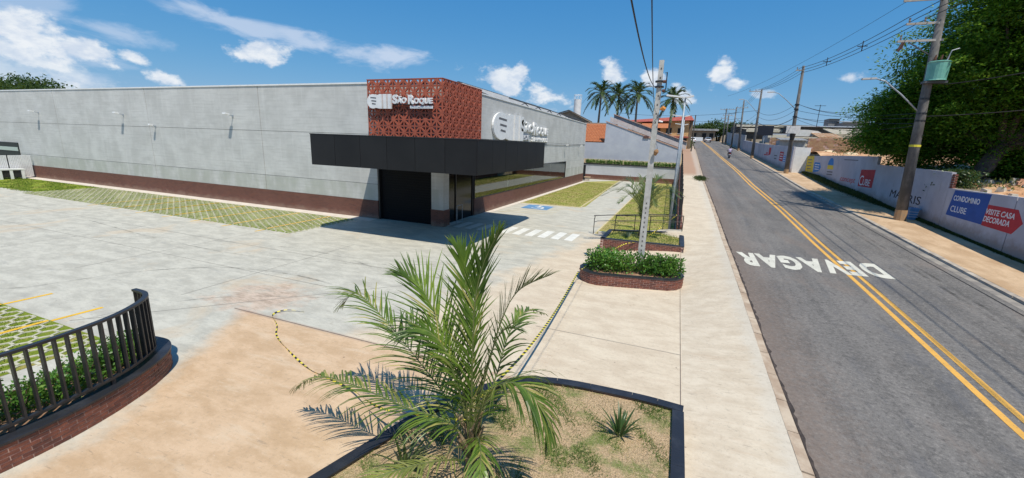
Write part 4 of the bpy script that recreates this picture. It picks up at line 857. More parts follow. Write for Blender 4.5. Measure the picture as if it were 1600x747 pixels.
FR = [  # rachis points, leaflets, length
    ([(-2.36, 4.7, .6), (-2.65, 4.6, 1.02), (-3.30, 4.45, 1.18), (-4.2, 4.5, 1.24), (-5.1, 4.62, 1.12), (-5.75, 4.7, .72)], 66, .85, .95, .17, .10, 0),
    ([(-2.37, 4.72, 0.68), (-2.84, 4.9, 1.14), (-3.49, 5.2, 1.4), (-4.31, 5.4, 1.9), (-5.03, 5.5, 2.29), (-5.41, 5.5, 2.02)], 62, .85, .95, .11, .12, 0),
    ([(-2.37, 4.72, 0.78), (-2.6, 4.8, 1.73), (-2.95, 4.9, 2.29), (-3.35, 5.0, 2.82), (-3.72, 5.0, 3.0)], 54, .85, .8, .04, .25, .3),
    ([(-2.34, 4.7, .9), (-2.33, 4.68, 2.0), (-2.30, 4.66, 2.9), (-2.20, 4.68, 3.45), (-2.0, 4.7, 3.92)], 60, .62, .60, .01, .12, .6),
    ([(-2.34, 4.7, 0.9), (-2.17, 4.8, 1.83), (-2.01, 4.9, 2.6), (-1.81, 5.0, 3.06), (-1.36, 5.0, 3.36)], 52, .58, .75, .03, .2, .3),
    ([(-2.34, 4.7, 0.7), (-2.09, 4.5, 1.51), (-1.8, 4.35, 1.99), (-1.51, 4.3, 2.12), (-1.18, 4.25, 1.93), (-1.03, 4.2, 1.6)], 52, .80, .9, .20, .0, 0),
    ([(-2.34, 4.7, 0.7), (-2.82, 5.1, 1.2), (-3.51, 5.5, 1.61), (-4.26, 5.8, 1.85), (-4.98, 6.0, 1.49)], 50, .75, .9, .13, .1, 0),
    ([(-2.34, 4.7, .7), (-2.2, 5.2, 1.5), (-2.15, 5.6, 2.1), (-2.05, 6.1, 2.3), (-1.9, 6.6, 2.1)], 44, .5, .9, .13, .1, 0),
    ([(-2.34, 4.7, .4), (-2.5, 4.2, .75), (-2.75, 3.7, .95), (-3.05, 3.35, .95), (-3.35, 3.1, .8)], 40, .42, .9, .16, .1, 0),
    ([(-2.34, 4.7, .9), (-2.42, 4.72, 2.0), (-2.52, 4.85, 2.8), (-2.62, 4.95, 3.3), (-2.75, 5.0, 3.55)], 50, .62, .7, .03, .2, .2),
    ([(-2.34, 4.7, .6), (-2.1, 4.4, 1.1), (-1.85, 4.0, 1.2), (-1.7, 3.6, 1.0)], 34, .45, .9, .18, .1, 0),
    ([(-2.34, 4.7, .8), (-2.5, 4.6, 1.6), (-2.7, 4.55, 2.2), (-3.0, 4.5, 2.45), (-3.35, 4.45, 2.3)], 48, .75, .9, .15, .05, .2),
    ([(-2.34, 4.7, .8), (-2.26, 4.75, 1.5), (-2.1, 4.85, 2.2), (-1.95, 4.9, 2.5), (-1.75, 5.0, 2.5)], 40, .45, .9, .12, .1, .2)]
for i, (p, n, L, a, dr, li, ro) in enumerate(FR):
    frond('frond', p, int(n * 1.0), L * 1.04, .0165, FRL if i != 8 else leafmat('yellow_leaflet', (.22, .26, .06), (.36, .38, .10), (.45, .42, .15), .4, .3, .5), PALM, seed=i * 7 + 1, ang=a, droop=dr, lift=li, roll=ro, rad=.016)
q = MB(); rr_ = random.Random(4)
for k in range(9): a = rr_.uniform(0, 6.28); q.tube([(-2.34, 4.7, .25), (-2.34 + math.cos(a) * .12, 4.7 + math.sin(a) * .12, .9), (-2.34 + math.cos(a) * .2, 4.7 + math.sin(a) * .2, 1.5)], [.02, .013, .008], 5)
q.build('leaf_stalks', STEM, PALM)
for k in range(14):
    a = k * 2.4; z0 = .25 + .055 * k; ca, sa = math.cos(a), math.sin(a); q = MB(); q.tube([(-2.34 + ca * .06, 4.7 + sa * .06, z0), (-2.34 + ca * .13, 4.7 + sa * .13, z0 + .16), (-2.34 + ca * rr_.uniform(.17, .24), 4.7 + sa * .2, z0 + rr_.uniform(.22, .36))], [.05, .035, .012], 6); q.build('old_leaf_base', mat('dead_leaf_base', (.20, .13, .07), (.34, .25, .15), 9, .9, .6, 30), PALM)
for k, (dx, dy, dz) in enumerate(((-.55, .25, .28), (.45, -.3, .25), (-.3, -.5, .26))): frond('dead_frond', [(-2.34, 4.7, .55), (-2.34 + dx * .5, 4.7 + dy * .5, .75), (-2.34 + dx * 1.3, 4.7 + dy * 1.3, .45), (-2.34 + dx * 1.7, 4.7 + dy * 1.7, .28)], 22, .34, .008, leafmat('dead_leaflet', (.30, .20, .10), (.46, .34, .18), None, .8, .2, .2), PALM, seed=90 + k, droop=.25)
YP = thing('young_palm', 'young feather palm in the angular planter, partly hidden by the street pole', 'palm', (-1.35, 22.0, .46))
q = MB(); q.tube([(-1.35, 22, .4), (-1.36, 22, .9), (-1.37, 22, 1.6)], [.16, .12, .05], 10); q.build('trunk', MATS['palm_stem'], YP)
for k in range(12):
    a = k * 2.4; rch = 1.25 + .6 * ((k * 37) % 10) / 10; hh = 2.0 + .9 * ((k * 53) % 10) / 10; ca, sa = math.cos(a), math.sin(a)
    frond('frond', [(-1.36, 22, 1.2), (-1.36 + ca * .25, 22 + sa * .25, hh), (-1.36 + ca * rch * .7, 22 + sa * rch * .7, hh + .75), (-1.36 + ca * rch * 1.25, 22 + sa * rch * 1.25, hh + .35)], 40, .60, .026, leafmat('pale_leaflet', (.10, .15, .05), (.20, .26, .10), (.34, .36, .16), .4, .3, .5), YP, seed=k, droop=.12, S=3, rad=.02)
strap_plant('strap_leaf_plant', (-1.95, 21.4, .46), 14, .5, .03, leafmat('grey_strap_leaf', (.25, .30, .22), (.38, .42, .34), None, .5, .2), 'small grey-green spiky plant at the foot of the young palm behind the pole', 'plant', .9, seed=9)
print('part3')

# ================================================================ poles and lamps
def slots(q, x, y, z0, z1, n, wf, mi=1, face=-1):
    for k in range(n): z = z0 + (z1 - z0) * k / (n - 1); w_ = wf(z) / 2; q.box(x - .022, x + .022, y - w_ - .003, y - w_ + .02, z, z + .07, mi)
SP = thing('street_pole', 'pale square concrete pole with row of slots rising from the brick planter', 'pole', (-.9, 16.15, .3))
q = MB(); q.bar((-.9, 16.15, .3), (-.92, 16.15, 4), .235, .235, up=(0, 1, 0)); 
q = MB(); f_ = lambda z: .25 - .012 * z
q.hexa([(-.9 + a * f_(.3) / 2, 16.15 + c * f_(.3) / 2, .3) for a, c in ((-1, -1), (1, -1), (1, 1), (-1, 1))] + [(-.92 + a * f_(8) / 2, 16.15 + c * f_(8) / 2, 8.02) for a, c in ((-1, -1), (1, -1), (1, 1), (-1, 1))]); q.build('shaft', mat('pale_pole_concrete', (.40, .39, .36), (.52, .51, .48), 4, .9, .3, 30), SP)
q = MB(); slots(q, -.905, 16.15, 1.2, 3.0, 11, f_, 0); slots(q, -.91, 16.15, 5.9, 7.7, 7, f_, 0); stuff(q.build('slot', mat('slot_shadow', (.10, .095, .09), None), SP))
for zz in (7.12, 7.3): q = MB(); q.cyl((-.915, 16.15, zz), .155, .05, 12); q.build('steel_band', BLK, SP)
q = MB(); q.tube([(-.76, 16.1, 7.6), (-.70, 16.1, 7.62), (-.69, 16.1, 7.1), (-.74, 16.1, 6.95)], .018, 6); q.build('conduit', WIRE, SP)
q = MB(); q.tube([(-.80, 16.0, 7.0), (-.72, 16.0, 7.0)], .05, 8); q.tube([(-.80, 16.0, 7.3), (-.70, 16.0, 7.3)], .05, 8); q.build('insulator', mat('brown_porcelain', (.12, .05, .03)), SP)
q = MB(); q.tube([(-.80, 15.98, 6.38), (-.70, 15.98, 6.42), (-.62, 15.98, 6.38)], [.03, .08, .05], 8); q.build('photocell', mat('orange_plastic', (.65, .25, .05)), SP)
q = MB(); q.tube([(-.79, 16.0, 5.98), (-.66, 16.0, 5.96)], .03, 6); q.build('arm_stub', WHITE, SP)
q = MB(); q.tube([(-.80, 16.0, 4.80), (-.76, 15.96, 4.93), (-.73, 15.95, 5.0)], [.05, .09, .04], 7); q.build('clay_nest', mat('clay_nest', (.40, .22, .10), (.25, .14, .07), 20, .95, 1, 30), SP)
q = MB(); pts = [(-.9 + .15 * math.cos(a), 16.15 + .15 * math.sin(a), 5.0 + a * .22) for a in np.linspace(0, 8, 40)]; q.tube(pts, .007, 4); q.build('wrapped_cable', WIRE, SP)

LP = []
for i, (y, zt, lab) in enumerate(((24.6, 7.75, 'nearest tall galvanised lamp post on the lawn edge, its white double head clear above'), (38, 7.75, 'second galvanised lamp post behind the nearest one beside the black fence'), (51, 7.8, 'farthest of the three galvanised lamp posts along the black fence'))):
    t = thing('lamp_post', lab, 'lamp post', (-.22 + .008 * y, y, 0), 'lamp posts inside the boundary fence'); ORG[t.name] = Vector()
    q = MB(); q.tube([(0, 0, 0), (0, 0, 4), (0, 0, zt)], [.075, .06, .04], 10); q.build('shaft', GALV, t, org=(0, 0, 0), smooth=True)
    for s, n_ in ((-1, 'lamp_head'), (1, 'lamp_head')):
        q = MB(); L_ = .95 if s < 0 else .4; x0 = .03 * s
        q.bar((x0, 0, zt - .02), (s * L_, 0, zt + .06 + (.03 if s < 0 else 0)), .26, .07); q.build(n_, WHITE, t, org=(0, 0, 0))
    q = MB(); q.box(-.14, .14, -.14, .14, 0, .02); q.build('base_plate', GALV, t, org=(0, 0, 0))

# handrails
def handrail(pts, posts, label):
    t = thing('handrail', label, 'handrail', pts[0]); q = MB(); q.tube(cr(pts, 3), .024, 8); q.build('top_rail', BLK, t, smooth=True)
    lo = [(x, y, z - .33) for x, y, z in pts[1:-1]]; q = MB(); q.tube(lo, .018, 6); q.build('lower_rail', BLK, t)
    for p in posts: q = MB(); q.tube([p[0], p[1]], .022, 8); q.build('post', BLK, t)
handrail([(-4.15, 24.0, .85), (-4.12, 24.02, 1.05), (-4.0, 24.05, 1.12), (-1.9, 24.5, 1.3), (.15, 24.9, 1.45), (.25, 24.95, 1.45)], [((-4.15, 24, 0), (-4.15, 24, .9)), ((-1.9, 24.5, .0), (-1.9, 24.5, 1.28)), ((.25, 24.95, .3), (.25, 24.95, 1.45))], 'black tubular handrail farther from the camera, starting on the lot beside the lawn')
handrail([(-2.75, 22.45, 1.2), (-2.72, 22.47, 1.4), (-2.6, 22.5, 1.47), (-1, 23.05, 1.52), (.5, 23.7, 1.58), (.62, 23.75, 1.52), (.64, 23.78, 1.35)], [((-2.76, 22.44, .5), (-2.75, 22.45, 1.25)), ((-1, 23.05, .48), (-1, 23.05, 1.5)), ((.64, 23.78, .5), (.64, 23.78, 1.4))], 'black tubular handrail on the back edge of the angular planter')
q = MB(); q.box(-3.9, .3, 24.16, 24.3, 0, .16); o = q.build('low_concrete_kerb', KP); tag(o, 'pale low concrete kerb along the near end of the lawn, behind the handrails', 'kerb')

# boundary fence on a retaining wall beside the pavement
FE = thing('boundary_fence', 'black barred fence on a brick retaining wall climbing beside the left pavement', 'fence', (.45, 24.3, 0))
for k in range(15):
    y0 = 24.3 + k * 2.4; y1 = y0 + 2.39; z0, z1 = zseam(y0), zseam(y1)
    q = MB(); q.hexa([(.36, y0, -.1), (.64, y0, -.1), (.64, y1, -.1), (.36, y1, -.1), (.36, y0, z0 + .12), (.64, y0, z0 + .12), (.64, y1, z1 + .12), (.36, y1, z1 + .12)]); q.build('retaining_wall', BRB, FE)
    q = MB(); q.box(.44, .52, y0 - .04, y0 + .04, z0, z0 + 1.75); q.build('post', BLK, FE)
    for dz in (.22, 1.6): q = MB(); q.bar((.48, y0 + .04, z0 + dz), (.48, y1 - .04, z1 + dz), .035, .035); q.build('rail', BLK, FE)
    q = MB()
    for j in range(1, 20): y = y0 + j * .12; z = z0 + (z1 - z0) * j / 20; q.box(.475, .487, y - .009, y + .009, z + .22, z + 1.66)
    stuff(q.build('bars', BLK, FE))

# ================================================================ right side: painted wall
RW = thing('painted_wall', 'long stepped whitewashed wall with painted adverts along the right pavement', 'wall', (13.9, 40, 1))
def wsec(x, y0, y1, za, zb, m=WW, th=.18, nm='wall_section', par=RW, cap=True):
    q = MB(); q.hexa([(x, y0, zr(y0) - .1), (x + th, y0, zr(y0) - .1), (x + th, y1, zr(y1) - .1), (x, y1, zr(y1) - .1), (x, y0, za), (x + th, y0, za), (x + th, y1, zb), (x, y1, zb)]); return q.build(nm, m, par)
wsec(13.9, 14, 24.7, 3.6, 3.57); wsec(13.9, 24.76, 29.83, 3.57, 3.54); wsec(13.9, 29.85, 33.98, 4.39, 4.46); wsec(13.9, 34, 39.28, 4.46, 4.52); wsec(13.9, 39.3, 47.5, 5.11, 5.08); wsec(13.9, 47.52, 58.0, 5.08, 4.92)
q = MB(); q.box(13.9, 14.0, 29.835, 29.845, 3.5, 3.51)
for k in range(6): q.box(13.93, 14.06, 29.60 + random.uniform(-.03, .03), 29.83, 3.55 + k * .13, 3.55 + k * .13 + .10)
stuff(q.build('broken_edge_bricks', BRK, RW))
FW = thing('painted_wall', 'farther whitewashed wall with faded adverts, set closer to the road than the near one', 'wall', (12.4, 80, 3))
yy = [58.0, 66, 74, 82, 90, 102]
for a, c in zip(yy, yy[1:]): wsec(12.4, a, c - .03, float(np.interp(a, [54, 62, 78, 104], [5.9, 5.98, 6.5, 7.7])), float(np.interp(c, [54, 62, 78, 104], [5.9, 5.98, 6.5, 7.7])), par=FW)
q = MB(); q.hexa([(12.58, 58.0, 2.5), (14.1, 58.0, 2.5), (14.1, 58.2, 2.5), (12.58, 58.2, 2.5), (12.58, 58.0, 5.9), (14.1, 58.0, 5.85), (14.1, 58.2, 5.85), (12.58, 58.2, 5.9)]); q.build('return_wall', WHITE, FW)
NG = mat('grey_render', (.34, .34, .35), (.44, .44, .44), .7, .9, .2)
GWALL = thing('grey_wall', 'plain grey street wall beyond the farther painted wall', 'wall', (12.6, 115, 5))
for a, c in ((102.1, 115), (115.05, 130), (130.05, 146)): wsec(12.7, a, c, zr(a) + 3.2, zr(c) + 3.2, NG, par=GWALL)
def ad(polyyz, m, x=13.9, nm='painted_panel', par=RW, d=.004): q = MB(); q.prism([(-y, z) for y, z in polyyz], (x - d, 0, 0), (0, -1, 0), (0, 0, 1), (1, 0, 0), d - .001); return q.build(nm, m, par)
def wt(txt, y0, z0, w_, h, m, x=13.9, b=.02, d=.009, par=RW, shear=0, sp=1): return text('painted_words', txt, (x, y0, z0), (0, -1, 0), (0, 0, 1), (-1, 0, 0), w_, h, m, par, b, d, sp, shear)
RED = m_paint('red_wall_paint', (.50, .04, .05), .72, (.5, .4, .4)); BLU = m_paint('blue_wall_paint', (.035, .10, .36), .72, (.4, .4, .5)); YEW = m_paint('yellow_wall_paint', (.72, .55, .06), .72, (.5, .5, .4)); WHP = m_paint('white_wall_paint', (.80, .80, .80), .75, (.4, .4, .5)); BKP = m_paint('black_wall_paint', (.03, .03, .035), .74, (.4, .4, .4)); LBL = m_paint('light_blue_wall_paint', (.04, .22, .55), .72, (.4, .4, .5)); GRP = m_paint('grey_wall_paint', (.16, .16, .18), .7, (.4, .4, .4))
ad([(29.18, 3.48), (26.36, 3.52), (26.5, 2.06), (29.45, 2.14)], BLU); ad([(26.38, 3.04), (24.48, 3.04), (24.02, 2.50), (24.48, 1.97), (26.49, 2.04)], RED, d=.006)
wt('CONDOMINIO', 29.12, 2.95, 2.1, .28, WHP); wt('CLUBE', 29.15, 2.36, 1.32, .32, WHP, b=.005)
wt('VISITE CASA', 26.42, 2.60, 1.86, .26, WHP, shear=.15); wt('DECORADA', 26.46, 2.24, 1.72, .27, WHP, shear=.15)
wt('MA', 36.22, 2.43, 1.55, .50, BKP, b=0, shear=.1); wt('RIS', 33.72, 2.30, 1.5, .50, BKP, b=0); wt('TORA', 33.55, 1.92, 1.10, .20, BKP, b=0)
ad([(41.95, 4.03), (39.32, 4.12), (39.32, 2.75), (42.0, 2.70)], RED); wt('C', 41.9, 2.80, .75, .78, WHP, b=.0); wt('UBE', 41.15, 2.84, 1.35, .50, WHP, b=.0); wt('concept', 46.15, 2.72, 3.4, .52, RED, b=0)
ad([(57.95, 4.90), (55.35, 4.97), (54.9, 3.15), (57.9, 3.22)], YEW); ad([(54.88, 4.30), (53.0, 4.30), (52.35, 3.8), (53.0, 3.38), (54.85, 3.2)], LBL)
for k in range(4): ad([(57.5 - (k % 2) * .2, 4.55 - k * .33), (55.9, 4.58 - k * .33), (55.9, 4.48 - k * .33), (57.5 - (k % 2) * .2, 4.45 - k * .33)], GRP, d=.007, nm='painted_stroke')
for k in range(3): ad([(54.5, 4.1 - k * .24), (53.0, 4.1 - k * .24), (53.0, 4.02 - k * .24), (54.5, 4.02 - k * .24)], WHP, d=.007, nm='painted_stroke')
ad([(50.35 - .0, 4.25), (50.2, 4.55), (49.9, 4.78), (49.4, 4.84), (49.0, 4.7), (48.75, 4.3), (48.75, 4.15), (50.35, 4.15)], LBL, nm='painted_emblem'); ad([(50.35, 4.14), (48.75, 4.14), (48.6, 3.75), (50.4, 3.75)], YEW, nm='painted_emblem')
for k in range(2): ad([(50.2, 3.55 - k * .25), (48.6, 3.57 - k * .25), (48.6, 3.45 - k * .25), (50.2, 3.43 - k * .25)], GRP, nm='painted_stroke')
ad([(46.2, 4.78), (43.0, 4.78), (43.0, 4.70), (46.2, 4.70)], GRP, nm='painted_stroke')
for P_, m in (([(72.5, 5.9), (71, 5.9), (71, 4.9), (72.5, 4.8)], RED), ([(76, 4.95), (72.6, 4.9), (72.6, 4.75), (76, 4.8)], RED), ([(74.5, 5.2), (73.0, 5.2), (73.0, 5.0), (74.5, 5.0)], RED), ([(64.8, 5.35), (62.7, 5.3), (62.7, 4.1), (64.8, 4.2)], RED), ([(62.5, 4.85), (61.2, 4.85), (61.2, 4.1), (62.5, 4.1)], LBL), ([(68.2, 4.9), (66.3, 4.85), (66.3, 4.7), (68.2, 4.72)], GRP), ([(68.0, 4.5), (66.5, 4.5), (66.5, 4.3), (68.0, 4.35)], GRP)): ad(P_, m, 12.4, par=FW)
for k in range(3): ad([(64.5, 5.1 - k * .3), (63.0, 5.08 - k * .3), (63.0, 4.98 - k * .3), (64.5, 5.0 - k * .3)], WHP, 12.4, par=FW, d=.007, nm='painted_stroke'); ad([(62.4, 4.74 - k * .22), (61.3, 4.74 - k * .22), (61.3, 4.66 - k * .22), (62.4, 4.66 - k * .22)], WHP, 12.4, par=FW, d=.007, nm='painted_stroke')
wt('RIS', 59.9, 3.75, 1.0, .35, BKP, 12.4, par=FW, b=0); ad([(60.0, 3.6), (59.0, 3.6), (59.0, 3.5), (60.0, 3.5)], GRP, 12.4, par=FW, nm='painted_stroke')
# weeds along the foot of the wall
WEED = leafmat('weed_leaf', (.03, .055, .015), (.07, .10, .03), (.16, .14, .06), .6, .3, .3)  # leaf colour darkened for the shade at the wall foot
def weeds(n):
    y = rng.uniform(20, 58, n); k = np.interp(y, [20, 28, 30, 36, 40, 52, 58], [.06, .1, .25, .35, .9, 1.0, .4]); x = 13.88 - np.abs(rng.normal(size=n)) * .3 * k
    return np.c_[x, y, np.interp(y, KY, KZ) + .13 + rng.uniform(0, .4, n) * k]
P = weeds(26000); V, F = leaves(P, .12, .022, D=np.tile([0, 0, 1.0], (len(P), 1)), jit=.8); o = stuff(npmesh('weeds', V, F, WEED)); tag(o, 'weeds growing along the foot of the painted wall', 'weeds')
P = np.c_[rng.normal(2.35, .25, 2500), rng.normal(47.5, .7, 2500), rng.uniform(0, .18, 2500)]; P[:, 2] += np.interp(P[:, 1], KY, KZ) + .05
V, F = leaves(P, .12, .02, D=np.tile([0, 0, 1.0], (len(P), 1)), jit=1.); o = stuff(npmesh('weeds', V, F, WEED)); tag(o, 'tuft of weeds where the new left pavement ends at the kerb', 'weeds')

# ================================================================ utility poles of the right pavement
def upole(base, top, label, r0=.19, r1=.11, arms=(), m=POLED, lamp=None, stain=True):
    t = thing('utility_pole', label, 'pole', base, 'utility poles along the right pavement'); b_, t_ = Vector(base), Vector(top)
    q = MB(); q.tube([b_, b_.lerp(t_, .5), t_], [r0, (r0 + r1) / 2, r1], 10); q.build('shaft', m, t, smooth=True)
    if stain: q = MB(); q.tube([b_ - Vector((0, 0, .1)), b_.lerp(t_, .045)], [r0 + .012, r0 + .004], 10); q.build('clay_stain', mat('clay_stain', (.42, .25, .12), (.34, .24, .15), 6, .95), t)
    for (z, x0, x1, ni) in arms:
        c = b_.lerp(t_, (z - base[2]) / (top[2] - base[2])); q = MB(); q.box(c.x + x0, c.x + x1, c.y - .16, c.y - .07, z - .055, z + .055); q.build('crossarm', mat('arm_concrete', (.33, .31, .28), (.42, .40, .37), 6, .9), t)
        for k in range(ni): x = c.x + x0 + .12 + (x1 - x0 - .24) * k / max(1, ni - 1); q = MB(); q.tube([(x, c.y - .115, z + .055), (x, c.y - .115, z + .16), (x, c.y - .115, z + .2), (x, c.y - .115, z + .3)], [.02, .055, .035, .06], 8); q.build('insulator', mat('grey_porcelain', (.22, .20, .19), None, rough=.3), t)
    if lamp:
        z, dx, dz = lamp; c = b_.lerp(t_, (z - base[2]) / (top[2] - base[2])); q = MB(); e = c + Vector((dx, 0, dz)); q.tube([c, c + Vector((dx * .45, 0, dz * .55)), c + Vector((dx * .8, 0, dz * .92)), e], .04, 8); q.build('lamp_arm', GALV, t, smooth=True)
        q = MB(); q.bar(e + Vector((.05, 0, 0)), e + Vector((-.62, 0, -.03)), .24, .09); q.build('lamp_head', mat('lamp_grey', (.50, .50, .50)), t)
    return t
p1 = upole((12.80, 31.4, 1.40), (12.30, 31.4, 15.4), 'nearest leaning concrete utility pole carrying the green transformer and two crossarms', .29, .15, [(11.42, -1.75, .25, 1), (12.30, -1.5, .1, 3), (13.5, -1.8, .6, 3)], lamp=(7.5, -2.5, 2.0))
q = MB(); q.tube([(12.72, 31.15, 9.28), (12.72, 31.15, 9.33), (12.72, 31.15, 10.18), (12.72, 31.15, 10.24), (12.72, 31.15, 10.28)], [.46, .44, .47, .50, .44], 20); tr_ = q.build('transformer', mat('green_enamel', (.13, .36, .29), (.17, .42, .35), 3, .4, .1), p1, smooth=False)
for k in range(3): q = MB(); x = 12.46 + k * .27; q.tube([(x, 31.1, 10.28), (x, 31.1, 10.4), (x + .02, 31.08, 10.62)], [.05, .07, .03], 8); q.build('bushing', mat('brown_porcelain', (.12, .05, .03)), tr_)
q = MB(); q.box(12.2, 13.2, 30.95, 31.4, 9.14, 9.26); q.build('transformer_bracket', mat('dark_steel', (.05, .055, .06)), p1)
q = MB(); q.tube([(12.95, 31.0, 10.3), (13.05, 31.0, 10.8), (13.35, 31.0, 10.9)], .03, 6); q.build('conduit', GALV, p1)
for z in (7.5, 7.1, 8.3): c = Vector((12.80, 31.4, 1.40)).lerp(Vector((12.30, 31.4, 15.4)), (z - 1.4) / 14.0); q = MB(); q.cyl((c.x, 31.4, z), .31 - .010 * z, .1, 12); q.build('steel_band', BLK, p1)
c = Vector((12.65, 31.4, 5.7)); q = MB(); q.cyl(c, .262, .12, 12); q.build('yellow_tag', mat('yellow_tag', (.7, .6, .05)), p1)
q = MB(); q.bar((10.95, 31.28, 11.36), (10.80, 31.28, 10.9), .12, .09); q.bar((11.0, 31.28, 11.36), (10.93, 31.28, 11.0), .07, .07); q.build('cut_out_fuse', mat('fuse_brown', (.10, .05, .04)), p1)
q = MB(); q.bar((11.2, 31.28, 11.35), (12.5, 31.28, 10.5), .05, .05); q.build('arm_brace', mat('dark_steel', (.05,) * 3), p1)
p2 = upole((11.81, 56.8, 2.8), (11.63, 56.8, 14.56), 'second utility pole with a white box sign and a curved lamp arm', .24, .13, [(14.1, -.7, .1, 2)], lamp=(9.9, -2.5, 1.95))
q = MB(); q.box(11.0, 12.35, 56.45, 56.55, 7.35, 8.15); q.build('box_sign', mat('sign_white', (.66, .66, .66), (.55, .55, .55), 4), p2)
q = MB(); q.tube([(11.72, 56.5, 7.3), (11.72, 56.5, 6.6)], [.3, .2], 10); q.build('cable_coil', WIRE, p2)
for z in (9.1, 9.9, 10.4): q = MB(); q.cyl((11.68, 56.8, z), .23, .15, 10); q.build('steel_band', BLK, p2)
p3 = upole((11.3, 79.5, 4.1), (11.15, 79.5, 14.97), 'third utility pole up the road, with a lamp arm over the road', .23, .13, [(14.7, -1.8, .1, 3)], lamp=(11.2, -2.5, 2.3))
p4 = upole((11.5, 100, 5.4), (11.15, 100, 15.46), 'fourth utility pole up the road, thin against the sheds', .22, .13, [(14.0, -1.2, .9, 2)], lamp=(11, -2.0, 1.5))
p5 = upole((11.9, 118, 6.4), (11.75, 118, 15.8), 'fifth utility pole up the road beside the shed end', .2, .12, [(15.2, -1.6, .2, 3)]); p6 = upole((11.6, 140, 7.5), (11.4, 140, 17.4), 'farther of the two close poles with stacked crossarms at the top of the street', .22, .14, [(17.1, -1.6, 1.3, 4), (14.6, -1.2, .6, 3)]); p7 = upole((11.9, 134, 7.3), (11.7, 134, 15.4), 'nearer of the two close poles with stacked crossarms at the top of the street', .22, .14, [(15, -1.5, .8, 3), (13.2, -.8, .8, 2)])
t = thing('billboard', 'dark blank billboard on two posts behind the farther painted wall', 'billboard', (12.9, 81, 4)); q = MB(); q.box(11.7, 14.0, 81, 81.12, 7.95, 9.5); q.build('panel', mat('dark_panel', (.012, .014, .025), None, rough=.5), t)
for x in (12.8, 13.9): q = MB(); q.box(x, x + .1, 81.13, 81.22, 5.5, 9.5); q.build('post', GALV, t)
# blue wire bin
t = thing('litter_bin', 'blue plastic crate bin at the foot of the nearest utility pole', 'bin', (13.52, 31.9, 1.45)); BB = mat('blue_plastic', (.10, .28, .55), (.07, .2, .45), 8, .5)
q = MB(); q.hexa([(13.36, 31.75, 1.45), (13.68, 31.75, 1.45), (13.68, 32.05, 1.45), (13.36, 32.05, 1.45), (13.30, 31.7, 2.1), (13.74, 31.7, 2.1), (13.74, 32.1, 2.1), (13.30, 32.1, 2.1)]); q.build('body', BB, t)
q = MB(); q.box(13.27, 13.77, 31.67, 32.13, 2.08, 2.15); q.build('rim', BB, t)
for k in range(3): q = MB(); q.box(13.31, 13.73, 31.69, 31.745, 1.6 + k * .15, 1.64 + k * .15); q.build('band', mat('pale_band', (.45, .52, .6)), t)

# ---- overhead lines
def wire(a, c, sag, label, r=.012, n=18, cat='power line', grp='overhead cables over the right side'):
    a, c = Vector(a), Vector(c); P = [a.lerp(c, i / n) - Vector((0, 0, sag * 4 * (i / n) * (1 - i / n))) for i in range(n + 1)]; q = MB(); q.tube(P, r, 4); o = q.build('overhead_cable', WIRE); tag(o, label, cat, grp); return P
tp = [(10.9, 31.3, 12.62), (11.4, 31.3, 12.62), (11.9, 31.3, 12.62)]
for k, dz in enumerate((.25, 0, -.25)):
    P = wire(tp[k], (11.35 + .12 * k, 56.7, 14.1 + dz), .35, ('upper', 'middle', 'lower')[k] + ' of the three spaced cables between the transformer pole and the second pole', .022)
    wire((11.35 + .12 * k, 56.9, 14.1 + dz), (10.5 + .3 * k, 79.4, 14.9), .3, ('upper', 'middle', 'lower')[k] + ' cable between the second and third utility poles', .022)
    wire((10.5 + .3 * k, 79.6, 14.9), (10.8 + .3 * k, 100, 14.3), .3, ('left', 'middle', 'right')[k] + ' cable between the third and fourth utility poles', .02); wire((10.8 + .3 * k, 100, 14.3), (10.9 + .3 * k, 140, 17.2), 1.4, ('left', 'middle', 'right')[k] + ' cable from the fourth pole to the top of the street', .02)
    wire(tp[k], (11.2 + .5 * k, 4, 12.9 + dz), .3, ('upper', 'middle', 'lower')[k] + ' cable leaving the transformer pole out of the top of the picture', .022)
for f_ in (.3, .62): 
    x, y, z = 11.3, 31.3 + 25.4 * f_, 12.62 + 1.5 * f_ - .35 * 4 * f_ * (1 - f_); q = MB(); q.bar((x - .25, y, z), (x + .35, y, z), .05, .05); q.bar((x + .05, y, z - .35), (x + .05, y, z + .35), .05, .05); o = q.build('cable_spacer', WIRE); tag(o, ('nearer' if f_ < .5 else 'farther') + ' star-shaped spacer holding the three cables apart', 'spacer', 'cable spacers')
for k, (z1, z2, s_) in enumerate(((10.6, 7.6, 1.0), (9.9, 7.3, .5), (9.1, 7.0, .3), (9.05, 6.9, 1.2))):
    wire((11.65, 56.8, z1), (12.55, 31.4, z2), s_ * .6, ('highest', 'second', 'third', 'lowest')[k] + ' telephone cable between the second pole and the transformer pole', .016)
    wire((11.65, 56.8, z1), (11.25, 79.5, z1 + .9), .8, ('highest', 'second', 'third', 'lowest')[k] + ' telephone cable between the second and third poles', .02); wire((11.25, 79.5, z1 + .9), (11.4, 140, z1 + 2.6), 1.5, ('highest', 'second', 'third', 'lowest')[k] + ' telephone cable running up the street past the third pole', .02)
wire((13.2, 31.3, 9.1), (17.5, 27, 9.9), .15, 'pale cable from the transformer bracket to the right across the tree', .025); wire((12.8, 31.3, 7.4), (18.5, 27.5, 8.0), .12, 'lower cable from the lamp bracket to the right across the tree', .022)
wire((11.6, 56.8, 10.6), (24, 70, 11.8), 1.0, 'cable drooping from the second pole to the right behind the tree', .022); wire((11.6, 56.8, 9.2), (26, 72, 10.2), .8, 'lower cable from the second pole to the right, just above the shed roofs', .022)
